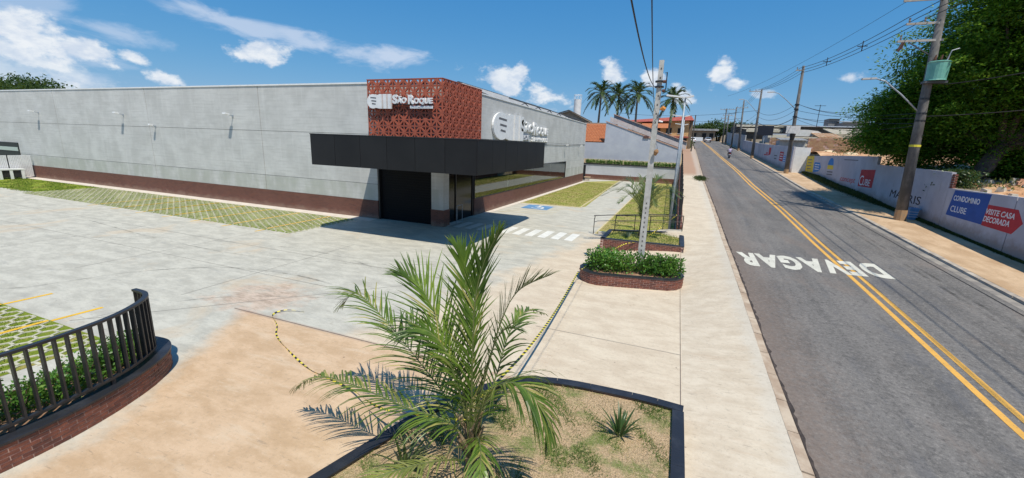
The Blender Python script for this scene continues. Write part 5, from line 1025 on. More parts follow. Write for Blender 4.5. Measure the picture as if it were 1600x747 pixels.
wire((11.3, 79.5, 11.8), (-14, 96, 12.6), .8, 'service cable crossing the road far away towards the orange building', .022); wire((11.4, 100, 12), (-6, 118, 13), .8, 'second service cable crossing the road far away', .022); wire((11.5, 118, 12), (0, 130, 12.5), .8, 'farthest service cable crossing the street', .025); wire((10.9, 31.3, 13.6), (6, 75, 13.5), .6, 'thin single cable running up the street above the lamp', .012)
wire((-.93, 16.05, 7.15), (-.60, 3.8, 6.5), .35, 'thick dark cable coming from the street pole over the camera', .010, 24, 'cable', 'cables from the street pole'); wire((-.93, 16.05, 6.3), (-.36, 3.8, 6.3), .25, 'thin dark cable coming from the street pole over the camera', .006, 24, 'cable', 'cables from the street pole')

# ---- barrier tape
TB = mat('black_tape', (.02, .02, .02), None, rough=.4); TY = mat('yellow_tape', (.75, .62, .06), None, rough=.4)
def tape(pts, w_, label, twist=0.0):
    C = [Vector(p) for p in cr(pts, 14)]; q = MB(); q.sheet = True; L = 0; vs = []; D = [0]
    fine_ = []
    for a, c in zip(C, C[1:]): n = max(1, int((c - a).length / .03)); fine_ += [a.lerp(c, i / n) for i in range(n)]
    for i, p in enumerate(fine_): a = twist * i * .03; d = (fine_[min(i + 1, len(fine_) - 1)] - fine_[max(0, i - 1)]).normalized(); u = d.cross(Vector((0, 0, 1))).normalized(); v = u.cross(d); s = u * math.cos(a) + v * math.sin(a); vs += [p - s * w_ / 2, p + s * w_ / 2]
    n = len(fine_) - 1; q.v = vs; q.f = [(2 * i, 2 * i + 1, 2 * i + 3, 2 * i + 2) for i in range(n)]; q.mi = [(i // 3) % 2 for i in range(n)]; o = q.build('barrier_tape', [TY, TB]); tag(o, label, 'barrier tape', 'black and yellow barrier tapes'); return o
tape([(-2.30, 4.75, 1.35), (-2.45, 7.5, .86), (-2.75, 11, .42), (-2.95, 14.6, .50)], .055, 'straight length of yellow and black tape stretched from the palm to the brick planter', 0)
tape([(-2.9, 14.9, .50), (-2.0, 19.5, .55), (-1.1, 20.6, .75), (.3, 24.2, 1.55)], .05, 'length of yellow and black tape running from the brick planter to the handrails', 1.2)
tape([(-2.40, 4.72, 1.05), (-4.2, 5.1, .45), (-5.67, 5.8, .06), (-7.1, 6.08, .02), (-8.82, 6.78, .02), (-9.5, 7.3, .03), (-10.2, 7.75, .02), (-10.1, 8.1, .05), (-9.6, 8.3, .02)], .04, 'slack twisted tape lying on the driveway left of the palm', 2.0)

# ================================================================ trees
def bigtree(name, loc, label, crown, nclump, nleaf, L, m, seed, trunk_r=.4, limbs=9, ragged=.3, cat='tree', flat=.45, csz=.9, group=None):
    """crown: list of (cx,cy,cz,rx,ry,rz) lobes in world space"""
    t = thing(name, label, cat, loc, group); g_ = np.random.default_rng(seed); r = random.Random(seed); loc = Vector(loc)
    C = []
    for (cx, cy, cz, rx, ry, rz) in crown:
        n = int(nclump * (rx * ry * rz) ** (2 / 3) / sum((c[3] * c[4] * c[5]) ** (2 / 3) for c in crown)); d = g_.normal(size=(n, 3)); d /= np.linalg.norm(d, axis=1)[:, None]
        k = g_.uniform(.45, 1, n) ** .45 * (1 + ragged * (np.sin(d[:, 0] * 7 + seed) * np.sin(d[:, 1] * 6 + 2) * .6 + g_.normal(size=n) * .25)); C.append(np.c_[cx + d[:, 0] * rx * k, cy + d[:, 1] * ry * k, cz + d[:, 2] * rz * k])
    C = np.concatenate(C); n = len(C); s = g_.uniform(.5, 1.3, n)[:, None] * csz
    off = g_.normal(size=(n, nleaf, 3)) * np.array([1, 1, flat]) * .5; P = (C[:, None, :] + off * s[:, None, :]); P[:, :, 2] -= (off[:, :, 0] ** 2 + off[:, :, 1] ** 2) * .35 * s
    P = P.reshape(-1, 3); dd = off.reshape(-1, 3).copy(); dd[:, 2] = -.15
    if name == 'shade_tree': kp = ~((P[:, 0] < 14.3) & (P[:, 2] < 5.3)) & (P[:, 2] > 3.4); P = P[kp]; dd = dd[kp]
    V, F = leaves(P, g_.uniform(.6, 1.2, len(P)) * L, L * .2, N=np.tile([0, 0, 1.0], (len(P), 1)), D=dd, jit=.35); npmesh('crown', V, F, m, t)
    q = MB(); top = Vector(crown[0][:3]); f = loc.lerp(top, .35) + Vector((r.uniform(-.3, .3), 0, 0)); q.tube([loc - Vector((0, 0, .3)), loc + (f - loc) * .5, f], [trunk_r * 1.25, trunk_r, trunk_r * .85], 10)
    q.build('trunk', BARK, t, smooth=True)
    for k in range(limbs):
        e = Vector(C[r.randrange(n)]); m_ = f.lerp(e, .5) + Vector((0, 0, r.uniform(.2, .9))); q = MB(); q.tube([f - Vector((0, 0, .3)), m_, e], [trunk_r * .5, trunk_r * .25, .03], 6); q.build('limb', BARK, t)
    return t
TL = leafmat('tree_leaf', (.06, .17, .014), (.19, .42, .03), (.36, .55, .06), .45, .5, .3)
bigtree('shade_tree', (16.1, 32.8, 3.2), 'huge dense feathery-leaved tree overhanging the painted wall and the transformer pole', [(20.2, 35.0, 11.4, 6.3, 4.6, 6.2), (14.9, 38.3, 7.6, 2.9, 2.4, 2.9), (14.6, 37.6, 6.6, 2.2, 2.0, 2.0), (24.5, 33.5, 9.5, 6.0, 4.5, 5.6), (17.0, 35.6, 9.6, 3.6, 3.0, 3.8), (22.0, 36, 5.8, 5.0, 4, 2.2), (21.5, 32, 15.5, 6.5, 3.6, 3.4)], 4300, 115, .24, TL, 11, .42, 14, .42, csz=1.15)
FTL = leafmat('far_leaf', (.035, .075, .02), (.09, .14, .04), None, .6, .25, .2)
bigtree('far_tree', (-100, 36, 0), 'rounded dark tree showing above the far left end of the supermarket roof', [(-103, 36, 9.5, 9, 6, 3.2), (-96.5, 36, 9.3, 6.5, 5, 2.9), (-110, 38, 9.5, 8, 6, 3.6)], 420, 40, .6, FTL, 5, .5, 4, .3, csz=2.0)
for i, (x, y, rx, h) in enumerate(((7, 196, 6, 16.2), (13.5, 190, 6, 17.0), (19.5, 185, 5, 16.3), (2.2, 210, 5, 15.8))):
    bigtree('far_tree', (x, y, 9.3), ['dark tree beyond the top of the street, between road end and poles', 'tallest dark tree behind the close pair of poles at the top of the street', 'dark tree rising behind the far shed end', 'small tree behind the white wall at the top of the street'][i], [(x, y, h - 2.6, rx, 4, 2.6)], 110, 26, 1.1, FTL, 20 + i, .3, 3, .3, csz=2.2, group='trees at the top of the street')
# undergrowth and shrub coloured dark for the tree's shade, rubble and sand on the lot behind the wall
struct(sheet('dirt_lot', list(np.linspace(14.15, 60, 40)), list(np.linspace(16, 62, 46)), lambda x, y: zr(y) + 2.42 + .22 * math.sin(x * .9 + y * .35) + .15 * math.sin(y * 1.1 - x * .7) + .028 * (x - 14), DIRT))
for i, (x, y, rx, h) in enumerate(((15.6, 57.2, 1.7, .95), (18.0, 58.2, 1.6, .85), (20.6, 58.2, 2.2, 1.0))):
    V = []; n = 12; 
    for a in range(n + 1):
        for c in range(24): th = c * 2 * math.pi / 24; rr_ = a / n; V.append((x + math.cos(th) * rx * rr_ * (1 + .1 * math.sin(3 * th + i)), y + math.sin(th) * rx * .8 * rr_, zr(57) + 1.9 + h * math.cos(rr_ * math.pi / 2) ** 1.2 * 1.05 + random.uniform(-.03, .03)))
    F = [(a * 24 + c, a * 24 + (c + 1) % 24, (a + 1) * 24 + (c + 1) % 24, (a + 1) * 24 + c) for a in range(n) for c in range(24)]
    o = npmesh('sand_heap', V, F, SAND, smooth=True); tag(o, ['leftmost sand heap behind the painted wall, beside the white return', 'middle sand heap behind the painted wall', 'right-hand sand heap behind the painted wall, next to the tree'][i], 'sand heap', 'sand heaps behind the wall')
V = []; F = []; rg = random.Random(3); q = MB()
for k in range(520):
    x, y = rg.uniform(14.4, 34), rg.uniform(20, 44); s_ = rg.uniform(.08, .26) * (1.5 if rg.random() < .1 else 1); z = zr(y) + 2.45 + .22 * math.sin(x * .9 + y * .35) + .15 * math.sin(y * 1.1 - x * .7) + .028 * (x - 14); a = rg.uniform(0, 3.1); ax, ay = math.cos(a) * s_, math.sin(a) * s_; h_ = s_ * rg.uniform(.4, .9); j = lambda: rg.uniform(.7, 1.2)
    q.hexa([(x - ax * j(), y - ay, z - .05), (x + ay * j(), y - ax, z - .05), (x + ax * j(), y + ay, z - .05), (x - ay * j(), y + ax, z - .05), (x - ax * .7 * j(), y - ay * .7, z + h_ * j()), (x + ay * .7, y - ax * .7 * j(), z + h_ * j()), (x + ax * .7, y + ay * .7 * j(), z + h_), (x - ay * .7, y + ax * .7, z + h_ * j())], rg.choice((0, 0, 1, 2)))
o = stuff(q.build('rubble', [mat('broken_brick', (.40, .19, .11), (.52, .30, .19), 8, .95), mat('broken_concrete', (.42, .37, .30), (.55, .49, .40), 6, .95), mat('dark_stone', (.16, .12, .09), None)])); tag(o, 'rubble of broken bricks and concrete strewn on the dirt behind the painted wall', 'rubble')
def brush(n): 
    x = rng.uniform(14.3, 40, n); y = rng.uniform(20, 62, n); k = np.sin(x * .8 + np.sin(y * .5) * 2) + np.sin(y * .9) + rng.normal(size=n) * .3; s_ = k > .9; x, y = x[s_], y[s_]
    return np.c_[x, y, np.interp(y, KY, KZ) + 2.45 + .028 * (x - 14) + rng.uniform(0, .55, len(x)) * rng.uniform(.2, 1, len(x))]
P = brush(16000); V, F = leaves(P, .22, .03, D=np.tile([0, 0, 1.0], (len(P), 1)), jit=.9); o = stuff(npmesh('undergrowth', V, F, leafmat('brush_leaf', (.07, .11, .03), (.16, .19, .06), (.36, .32, .14), .6, .3, .3))); tag(o, 'scrubby undergrowth on the dirt lot behind the painted wall', 'undergrowth')
P = np.c_[rng.normal(14.8, .28, 5000), rng.normal(31.2, .6, 5000), rng.uniform(3.2, 4.5, 5000)]; V, F = leaves(P, .16, .035, down=.2); o = npmesh('shade_toned_bush', V, F, STL); tag(o, 'bush coloured dark for the tree shade, pressed against the broken step of the painted wall under the tree', 'bush')  # darker leaf material puts the tree's shade into the bush colour

# ================================================================ buildings beyond
def house(name, label, loc, cat='building'): return thing(name, label, cat, loc)
NW = thing('back_wall', 'grey rendered back wall with brick base and black coping closing the far end of the lawns', 'wall', (-6, 66.9, 0))
part('wall', mat('pale_grey_render', (.46, .47, .49), (.54, .55, .57), .6, .9, .2), (-14.2, .45, 66.9, 67.1, .76, 2.35), parent=NW); part('brick_base', BRB, (-14.2, .45, 66.87, 67.13, -.1, .755), parent=NW); part('coping', BLK, (-14.2, .45, 66.8, 67.9, 2.353, 2.5), parent=NW)
part('gate', BLK, (-13.9, -12.95, 63.5, 63.56, .05, 2.3), parent=NW)
t = thing('gas_box', 'small pale brick box with a flat tan lid at the far corner of the shop', 'box', (-12.4, 62.4, 0)); part('body', mat('pale_brick', (.5, .42, .36), (.6, .54, .48), 9), (-12.7, -12.1, 62.2, 62.7, 0, .55), parent=t); part('lid', mat('tan_slab', (.55, .38, .24), None), (-12.85, -11.95, 62.1, 62.8, .55, .64), parent=t)
for i in range(26):
    x = -13.6 + i * .545
    shrub((x + random.uniform(-.06, .06), 67.3, 2.42), .30, .72, 260, .17, 'clipped green shrub in the hedge row on top of the grey back wall' if 0 < i < 25 else ['clipped shrub at the shop end of the hedge row on the grey back wall', 'clipped shrub at the fence end of the hedge row on the grey back wall'][i > 0], 'shrubs on the back wall', 5 + i % 2, rz=i * .9)
GH = house('gabled_house', 'grey-blue rendered house wall with a long sloping gable behind the back wall', (-5, 68.6, 2))
q = MB(); q.prism([(-15.0, 0), (-15.0, 5.75), (-11.3, 5.75), (-11.25, 8.95), (.35, 5.05), (.35, 0)], (0, 68.6, 0), (1, 0, 0), (0, 0, 1), (0, 1, 0), .3); q.build('gable_wall', BLUEW, GH)
TR = mat('pinkish_tile_edge', (.50, .28, .20), (.60, .42, .34), 6)
q = MB(); q.bar((-11.4, 68.72, 9.08), (.6, 68.72, 5.04), .42, .14); q.build('verge_tiles', TR, GH)
q = MB(); q.prism([(-11.0, 9.1), (-11.0, 9.9), (.9, 5.75), (.9, 5.1)], (0, 70.5, 0), (1, 0, 0), (0, 0, 1), (0, 1, 0), .2); q.build('inner_parapet', mat('pale_pink_render', (.55, .46, .42), (.65, .58, .54), 2), GH)
q = MB(); q.prism([(-10.8, 9.9), (-10.8, 10.45), (1.0, 6.3), (1.0, 5.75)], (0, 73, 0), (1, 0, 0), (0, 0, 1), (0, 1, 0), .2); q.build('rear_roof', ROOFM, GH)
q = MB(); q.bar((-10.9, 72.9, 10.5), (1.0, 72.9, 6.35), .2, .1); q.build('rear_verge_tiles', TR, GH)
q = MB(); q.box(-5.4, -4.6, 68.45, 68.6, 6.62, 6.98); q.build('chimney_stub', mat('dark_brick_hole', (.12, .06, .05), None), GH)
TH = house('tiled_annex', 'low annex with an orange clay tile roof between the shop corner and the gabled wall', (-13.4, 70, 2))
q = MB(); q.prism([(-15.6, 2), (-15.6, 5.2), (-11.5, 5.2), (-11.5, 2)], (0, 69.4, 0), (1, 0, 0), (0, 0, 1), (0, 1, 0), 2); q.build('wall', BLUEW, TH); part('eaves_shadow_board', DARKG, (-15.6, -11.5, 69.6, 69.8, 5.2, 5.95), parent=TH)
q = MB()
for r_ in range(12):
    for c in range(17):
        x = -15.7 + c * .25; y = 69.2 + r_ * .36; z = 5.85 + r_ * .25; q.tube([(x + .12, y, z), (x + .12, y + .42, z + .27)], [.125, .10], 6)
stuff(q.build('roof_tile', TILE, TH)); q = MB(); q.prism([(-15.7, 5.6), (-11.45, 5.6)] + [(-11.45, 5.75), (-15.7, 5.75)], (0, 69.3, 0), (1, 0, 0), (0, 0, 1), (0, 4.3, 3.0), 1); q.build('roof', TILE, TH)
part('top_wall', mat('stained_render', (.30, .24, .18), (.42, .34, .27), 3), (-15.7, -11.3, 73.6, 73.9, 3, 9.1), parent=TH)
BS = house('brown_outbuilding', 'brown building with a dark pitched roof seen over the far end of the shop parapet', (-19, 77, 3)); q = MB(); q.prism([(-23.5, 3), (-23.5, 10.2), (-19.5, 11.3), (-15.6, 9.4), (-15.6, 3)], (0, 77, 0), (1, 0, 0), (0, 0, 1), (0, 1, 0), 4); q.build('wall', mat('brown_render', (.26, .19, .13), (.36, .28, .20), 2), BS)
q = MB(); q.bar((-24.2, 76.8, 10.1), (-19.5, 76.8, 11.4), .5, .12); q.bar((-19.5, 76.8, 11.4), (-15.2, 76.8, 9.4), .5, .12); q.build('roof', mat('dark_roof', (.05, .045, .04), (.09, .08, .07), 3), BS); part('door', mat('dark_red_door', (.25, .05, .05), None), (-21.6, -20.9, 76.9, 76.99, 9.3, 10.3), parent=BS)
WTK = thing('water_tank', 'tall white cylindrical water tank with a railed top', 'water tank', (-25.8, 110, 5)); q = MB(); q.cyl((-25.8, 110, 5), .95, 11.8, 18); q.build('tank', mat('tank_white', (.72, .72, .72), (.62, .62, .62), 1, .5), WTK, smooth=False); q = MB()
for k in range(10): a = k * .628; q.bar((-25.8 + math.cos(a), 110 + math.sin(a), 16.8), (-25.8 + math.cos(a), 110 + math.sin(a), 17.9), .06, .06)
q.tube([(-25.8 + math.cos(a), 110 + math.sin(a), 17.9) for a in np.linspace(0, 6.28, 20)], .05, 4); q.build('top_railing', WHITE, WTK)
OB = house('orange_building', 'orange-rendered two-storey building with red tiled roofs behind the palms', (-6, 100, 5)); OR = mat('orange_render', (.60, .36, .16), (.68, .44, .22), 1, .9); RR = mat('red_tile', (.33, .06, .05), (.42, .12, .08), 3, .8)
part('wall', OR, (-11.5, 1.4, 100.2, 108, 3, 11.2), parent=OB); q = MB(); q.hexa([(-15, 99.2, 10.6), (2.2, 99.2, 11.4), (2.2, 109, 11.4), (-15, 109, 10.6), (-14.2, 101, 11.1), (1.6, 101, 12.4), (1.6, 108, 12.4), (-14.2, 108, 11.1)]); q.build('roof', RR, OB)
q = MB(); q.hexa([(-8.6, 98.2, 9.6), (-2.6, 98.2, 9.6), (-2.6, 100, 9.9), (-8.6, 100, 9.9), (-8.4, 99, 10.4), (-2.8, 99, 10.4), (-2.8, 100, 10.9), (-8.4, 100, 10.9)]); q.build('balcony_roof', TILE, OB)
part('end_wall', mat('dark_side_render', (.14, .10, .07), (.2, .15, .1), 2), (1.45, 2.1, 100.3, 108, 3, 11.3), parent=OB)
for x in (-10.6, -8, -5.6, -3.2, -.8): q = MB(); q.box(x, x + 1.1, 100.1, 100.19, 8.6, 9.7); w__ = q.build('window', DGLASS, OB); q = MB(); q.box(x - .08, x + 1.18, 100.12, 100.185, 8.5, 8.6); q.build('sill', WHITE, w__)
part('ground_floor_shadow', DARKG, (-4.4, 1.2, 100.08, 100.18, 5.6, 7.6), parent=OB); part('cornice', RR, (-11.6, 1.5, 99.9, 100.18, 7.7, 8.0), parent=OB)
BT = thing('antenna_mast', 'thin dark mast beside the far end of the orange building', 'mast', (2.2, 92, 5)); q = MB(); q.tube([(2.2, 92, 4.6), (2.2, 92, 11.9)], [.14, .09], 8); q.build('shaft', mat('dark_wood_pole', (.10, .08, .06), None), BT)
# feather palms behind the gabled house
PD = leafmat('dark_palm_leaflet', (.035, .075, .022), (.075, .13, .04), (.16, .18, .06), .45, .2, .4)
def tallpalm(loc, h, label, sc, rz, proto=[]):
    t = thing('tall_palm', label, 'palm', loc, 'tall palms behind the gabled house'); ORG[t.name] = Vector()
    if not proto:
        q = MB(); q.tube([(0, 0, -2), (.1, 0, 5), (.25, 0, 9.6)], [.26, .2, .16], 10); proto.append(q.build('trunk', mat('palm_trunk', (.16, .13, .10), (.24, .20, .16), 4, .9), t, org=(0, 0, 0)).data)
        for k in range(24):
            a = k * 2.4; el_ = 1.35 - 1.7 * (k / 23); ca, sa = math.cos(a), math.sin(a); R = 4.3; P = [(.25, 0, 9.5)]
            for j in range(1, 6): u = j / 5; P.append((.25 + ca * R * u * math.cos(el_ * .8) * (1 - .15 * u), sa * R * u * math.cos(el_ * .8) * (1 - .15 * u), 9.5 + R * (math.sin(el_) * u * 1.1 - .62 * u * u)))
            proto.append(frond('frond', P, 30, 1.15, .07, PD, t, seed=k, droop=.2, S=3, rad=.04, lift=.1, ang=.8).data)
    else:
        for i, me in enumerate(proto): link('trunk' if i == 0 else 'frond', me, t)
    t.rotation_euler = (0, 0, rz); t.scale = (sc, sc, sc); return t
for i, (x, y, zc_, lab) in enumerate(((-15.6, 85, 15.4, 'leftmost tall palm, standing a little apart behind the tiled annex'), (-12.0, 86, 14.9, 'second tall palm from the left, its crown touching the third'), (-8.3, 84, 14.9, 'third tall palm from the left, broadest crown, behind the gabled wall'), (-2.4, 87, 14.3, 'rightmost tall palm, beyond the street pole in front of the orange building'))): tallpalm((x, y, zc_ - 9.5), 0, lab, 1.0, i * 1.9 + .4)

# sheds and rough walls on the right
OLD = m_paint('rough_brick_wall', (.42, .26, .16), .45, (.30, .19, .12)); OLD2 = mat('ochre_wall', (.40, .27, .15), (.30, .16, .10), 2.2, .95, .6, 8)
def oldwall(x0, x1, y, z0, z1, label):
    t = thing('old_brick_wall', label, 'wall', ((x0 + x1) / 2, y, z0)); q = MB(); q.box(x0, x1, y, y + .2, z0, z1); q.build('core', MORT, t); q = MB(); x = x0; r_ = 0; z = z0 + .02
    while z < z1 - .1:
        x = x0 + (.2 if r_ % 2 else 0)
        while x < x1 - .4:
            if random.random() > .04: j = random.uniform(-.012, .015); q.box(x, x + .39, y - .02 + j, y + .01, z, z + .18, random.choice((0, 0, 1)))
            x += .41
        z += .20; r_ += 1
    stuff(q.build('blocks', [OLD2, OLD], t)); return t
oldwall(14.5, 23.5, 61.5, 4.8, 7.05, 'old unrendered brick wall above the sand heaps, left of the big tree'); oldwall(12.95, 17.3, 76.5, 5.5, 7.5, 'older ochre brick wall behind the farther painted wall, below the billboard')
def shed(name, label, x0, x1, y, z0, z1, wm, rm, slope=.5, band=None, depth=8):
    t = thing(name, label, 'shed', ((x0 + x1) / 2, y, z0)); part('wall', wm, (x0 + .1, x1 - .1, y + .5, y + depth, z0, z1 - .3), parent=t); q = MB(); n = int((x1 - x0) / .35)
    for k in range(n): a = x0 + k * (x1 - x0) / n; c = x0 + (k + 1) * (x1 - x0) / n; q.hexa([(a, y, z1 - .3), (c - .05, y, z1 - .3), (c - .05, y + depth, z1 + slope - .3), (a, y + depth, z1 + slope - .3), (a, y, z1 - .2), (c - .05, y, z1 - .2), (c - .05, y + depth, z1 + slope - .2), (a, y + depth, z1 + slope - .2)])
    stuff(q.build('roof_sheets', rm, t))
    if band: part('fascia', band, (x0, x1, y - .06, y - .01, z1 - .75, z1 - .25), parent=t)
    return t
DW = mat('dark_shed_wall', (.05, .045, .04), (.09, .08, .07), 1, .9); CR = mat('cream_fascia', (.52, .48, .38), (.62, .58, .48), 2, .8); RST = mat('rusty_sheet', (.36, .17, .07), (.46, .34, .22), 2, .8); DR = mat('dark_roof', (.05, .045, .04)); BG = mat('beige_sheet', (.42, .36, .26), (.50, .45, .35), 1.5, .8)
shed('long_shed', 'long dark warehouse shed with pale roof edge beside the top of the street', 13.2, 30, 126, 7, 12.4, DW, DR, .9, CR, 14); shed('open_shed', 'dark open shed with a pale fascia behind the billboard', 12.9, 26, 104, 6, 10.2, DW, BG, .8, CR, 12)
shed('low_shed', 'low shed with dark upper wall right of the second utility pole', 19.5, 40, 98, 6, 10.6, DW, DR, .5, None, 10); shed('grey_shed', 'grey sheet-metal shed behind the ochre brick wall', 14.5, 22, 88, 5.5, 8.6, mat('grey_sheet', (.30, .31, .31), (.4, .4, .4), 2), ROOFM, .4, CR, 6)
shed('beige_shed', 'shed with a beige corrugated roof above the old brick wall', 20.2, 27.5, 73, 5, 8.3, DW, BG, 1.0, BG, 6); shed('rusty_shed', 'small lean-to with a rust-orange sheet above the old brick wall', 17.6, 20.4, 70, 5, 7.7, DW, RST, .7, RST, 4); shed('grey_lean_to', 'lean-to with grey corrugated doors beside the old brick wall', 12.75, 16, 68, 4.5, 7.2, mat('grey_sheet', (.30, .31, .31)), ROOFM, .3, None, 3)
q = MB(); q.prism([(15.2, 0), (19.2, 0), (19.0, .45), (18.4, .78), (17.2, .92), (15.2, .95)], (0, 74, 7.7), (1, 0, 0), (0, 0, 1), (0, 1, 0), 3); o = q.build('tarpaulin', mat('white_tarpaulin', (.66, .64, .58), (.74, .72, .68), 2, .6)); tag(o, 'long white rounded tarpaulin roof right of the second utility pole', 'tarpaulin')
shed('far_grey_house', 'grey block-like house far away on the skyline left of the big tree', 39.5, 42.3, 150, 9, 15.8, mat('grey_block', (.20, .21, .22), (.26, .26, .27), 1), DR, .0, None, 5); shed('far_white_house', 'white house far away on the skyline beside the big tree crown', 46, 50, 152, 9, 15.4, WHITE, ROOFM, .1, None, 6); shed('far_flat_house', 'low grey roof on the skyline between the two far houses', 41.5, 47, 145, 9, 14.6, mat('grey_block', (.2, .2, .2)), ROOFM, .6, None, 6)
shed('skyline_shed', 'low dark shed roofs under the far grey house on the skyline', 24, 44, 120, 7, 11.8, DW, ROOFM, .8, None, 10)
t = thing('tv_aerial', 'thin television aerial above the shed roofs right of the second pole', 'aerial', (26.9, 110, 11)); q = MB(); q.tube([(26.9, 110, 11), (26.9, 110, 15.6)], .06, 5); q.build('mast', WIRE, t); q = MB(); q.bar((25.9, 110, 15.4), (27.9, 110, 15.4), .08, .08); q.build('elements', WIRE, t)
# top of the street
t = thing('white_wall', 'short white wall closing the bend at the top of the street', 'wall', (3, 168, 9)); q = MB(); q.box(-2, 7.4, 168, 168.4, 8.4, 9.9); q.build('wall', WHITE, t)
EH = house('end_house', 'low house with a grey roof edge and brown walls across the top of the street', (4, 180, 9)); part('wall', mat('brown_render', (.26, .19, .13)), (-1, 12, 180, 188, 9, 12.6), parent=EH); part('roof', ROOFM, (-2.5, 13, 179, 189, 12.7, 13.4), parent=EH)
for x in (1, 4, 7.5, 10): part('opening', DARKG, (x, x + 1.4, 179.9, 179.99, 9.6, 11.8), parent=EH)
EH2 = house('small_orange_house', 'small orange-brown block beside the pale wall at the top of the street', (-1, 172, 9)); part('wall', mat('orange_brown', (.45, .22, .12), (.5, .3, .18), 1), (-1.2, 1.4, 172, 176, 9, 13.8), parent=EH2); part('roof', RR, (-1.5, 1.7, 171.7, 176.3, 13.8, 14.2), parent=EH2)
NB2 = house('left_street_house', 'pale low building at the left edge of the road before the bend', (0, 140, 8)); part('wall', mat('pale_wall', (.55, .56, .56), (.62, .62, .62), 1), (-8, 1.6, 142, 150, 7, 10.6), parent=NB2); part('awning', mat('green_awning', (.10, .35, .12), None), (1.0, 2.4, 139.5, 142, 9.2, 9.4), parent=NB2)
t = thing('street_bush', 'yellow-green bush at the kerb end of the left pavement', 'bush', (1.6, 104, 5.5)); P = np.c_[rng.normal(1.6, .5, 1500), rng.normal(104, .5, 1500), rng.uniform(5.5, 7.4, 1500)]; V, F = leaves(P, .3, .07); npmesh('foliage', V, F, leafmat('bright_leaf', (.12, .20, .03), (.22, .30, .06), None, .5, .3), t)

# slatted gate and equipment at the far left
FG = thing('slatted_fence', 'grey slatted metal fence standing out from the far left end of the long wall', 'fence', (-59.1, 18, 0)); SL = mat('grey_slat', (.62, .62, .62), (.70, .70, .70), 4, .6)
for k in range(5):
    y1 = 21.0 - k * 1.6; y0 = y1 - 1.58
    for j in range(14): q = MB(); ya = y0 + .04 + j * .109; q.box(-59.13, -59.10, ya, ya + .092, .12, 2.15); q.build('slat', SL, FG)
    q = MB(); q.box(-59.18, -59.1, y0 - .02, y0 + .03, 0, 2.3); q.build('post', BLK, FG); q = MB(); q.box(-59.16, -59.14, y0, y1, 2.1, 2.18); q.build('rail', SL, FG)
t = thing('equipment_case', 'white-framed black equipment case standing on the verge before the slatted fence', 'equipment case', (-58.6, 19.3, 0)); q = MB(); q.box(-58.95, -58.3, 18.45, 20.05, .15, .80); q.build('body', BLK, t)
for y in (18.5, 19.2, 19.95): q = MB(); q.box(-58.29, -58.22, y - .1, y + .1, 0, .85); q.build('frame', WHITE, t)
q = MB(); q.box(-59.0, -58.2, 18.4, 20.12, .85, .97); q.build('lid', WHITE, t)

# ================================================================ traffic
def wheel(q, c, r, w_, n=16): q.tube([(c[0] - w_ / 2, c[1], c[2]), (c[0] + w_ / 2, c[1], c[2])], r, n)
def car(loc, rz, m, label, proto={}):
    t = thing('parked_car' if 'parked' in label else 'car', label, 'car', loc); n0 = t.name; ORG[n0] = Vector()
    prof = [(-2.1, .35), (-2.15, .75), (-1.95, 1.0), (-1.5, 1.42), (-.2, 1.5), (.55, 1.38), (1.15, 1.0), (1.95, .85), (2.15, .6), (2.12, .32)]
    q = MB(); W = .86
    vs = []; 
    for s_ in (-1, 1):
        for a, z in prof: vs.append((s_ * (W if z < 1.05 else W * .80), a, z))
    k = len(prof); q.add(vs, [tuple(range(k))[::-1], tuple(range(k, 2 * k))] + [(i, (i + 1) % k, k + (i + 1) % k, k + i) for i in range(k)]); q.build('body', m, t, org=(0, 0, 0))
    for nm, pts in (('rear_window', [(-1.91, 1.06), (-1.56, 1.38)]), ('windscreen', [(1.08, 1.07), (.62, 1.33)])):
        (a0, z0), (a1, z1) = pts; e = -.02 if a0 < 0 else .02; q = MB(); q.add([(-.64, a0 + e, z0 + .015), (.64, a0 + e, z0 + .015), (.58, a1 + e, z1 + .015), (-.58, a1 + e, z1 + .015)], [(0, 1, 2, 3)]); q.build(nm, DGLASS, t, org=(0, 0, 0))
    for s_ in (-1, 1):
        q = MB(); x = s_ * .74; q.box(min(x, x + s_ * .02), max(x, x + s_ * .02), -1.45, .75, 1.08, 1.34); q.build('side_window', DGLASS, t, org=(0, 0, 0))
        for y, mm, nm in ((-2.17, mat('tail_red', (.45, .02, .02), None, rough=.3), 'tail_light'), (2.15, WHITE, 'headlight')): q = MB(); q.box(s_ * .68 - .14, s_ * .68 + .14, y - .02, y + .03, .68, .86); q.build(nm, mm, t, org=(0, 0, 0))
        for y in (-1.35, 1.35): q = MB(); wheel(q, (s_ * .78, y, .31), .31, .2); wh_ = q.build('wheel', RUBB, t, org=(0, 0, 0)); q = MB(); wheel(q, (s_ * .885, y, .31), .18, .02); q.build('rim', GALV, wh_, org=(0, 0, 0))
    q = MB(); q.box(-.26, .26, -2.19, -2.16, .52, .64); q.build('number_plate', WHITE, t, org=(0, 0, 0))
    t.rotation_euler = (math.radians(3), 0, rz); return t
car((7.9, 146, zr(146) + .02), 0, mat('silver_car_paint', (.42, .43, .45), None, rough=.25, metal=.6), 'silver hatchback driving away near the top of the street'); car((3.1, 136, zr(136) + .05), .06, mat('white_car_paint', (.75, .75, .75), None, rough=.25), 'white car parked against the left kerb near the top of the street')
MC = thing('motorcycle', 'dark motorcycle with its rider heading up the right lane', 'motorcycle', (7.9, 79.2, zr(79.2))); o3 = Vector((7.9, 79.2, zr(79.2))); MBK = mat('black_gloss', (.02, .02, .022), None, rough=.25)
def mp(f, name, m, sm=False): q = MB(); f(q); q.v = [tuple(Vector(p) + o3) for p in q.v]; return q.build(name, m, MC, smooth=sm)
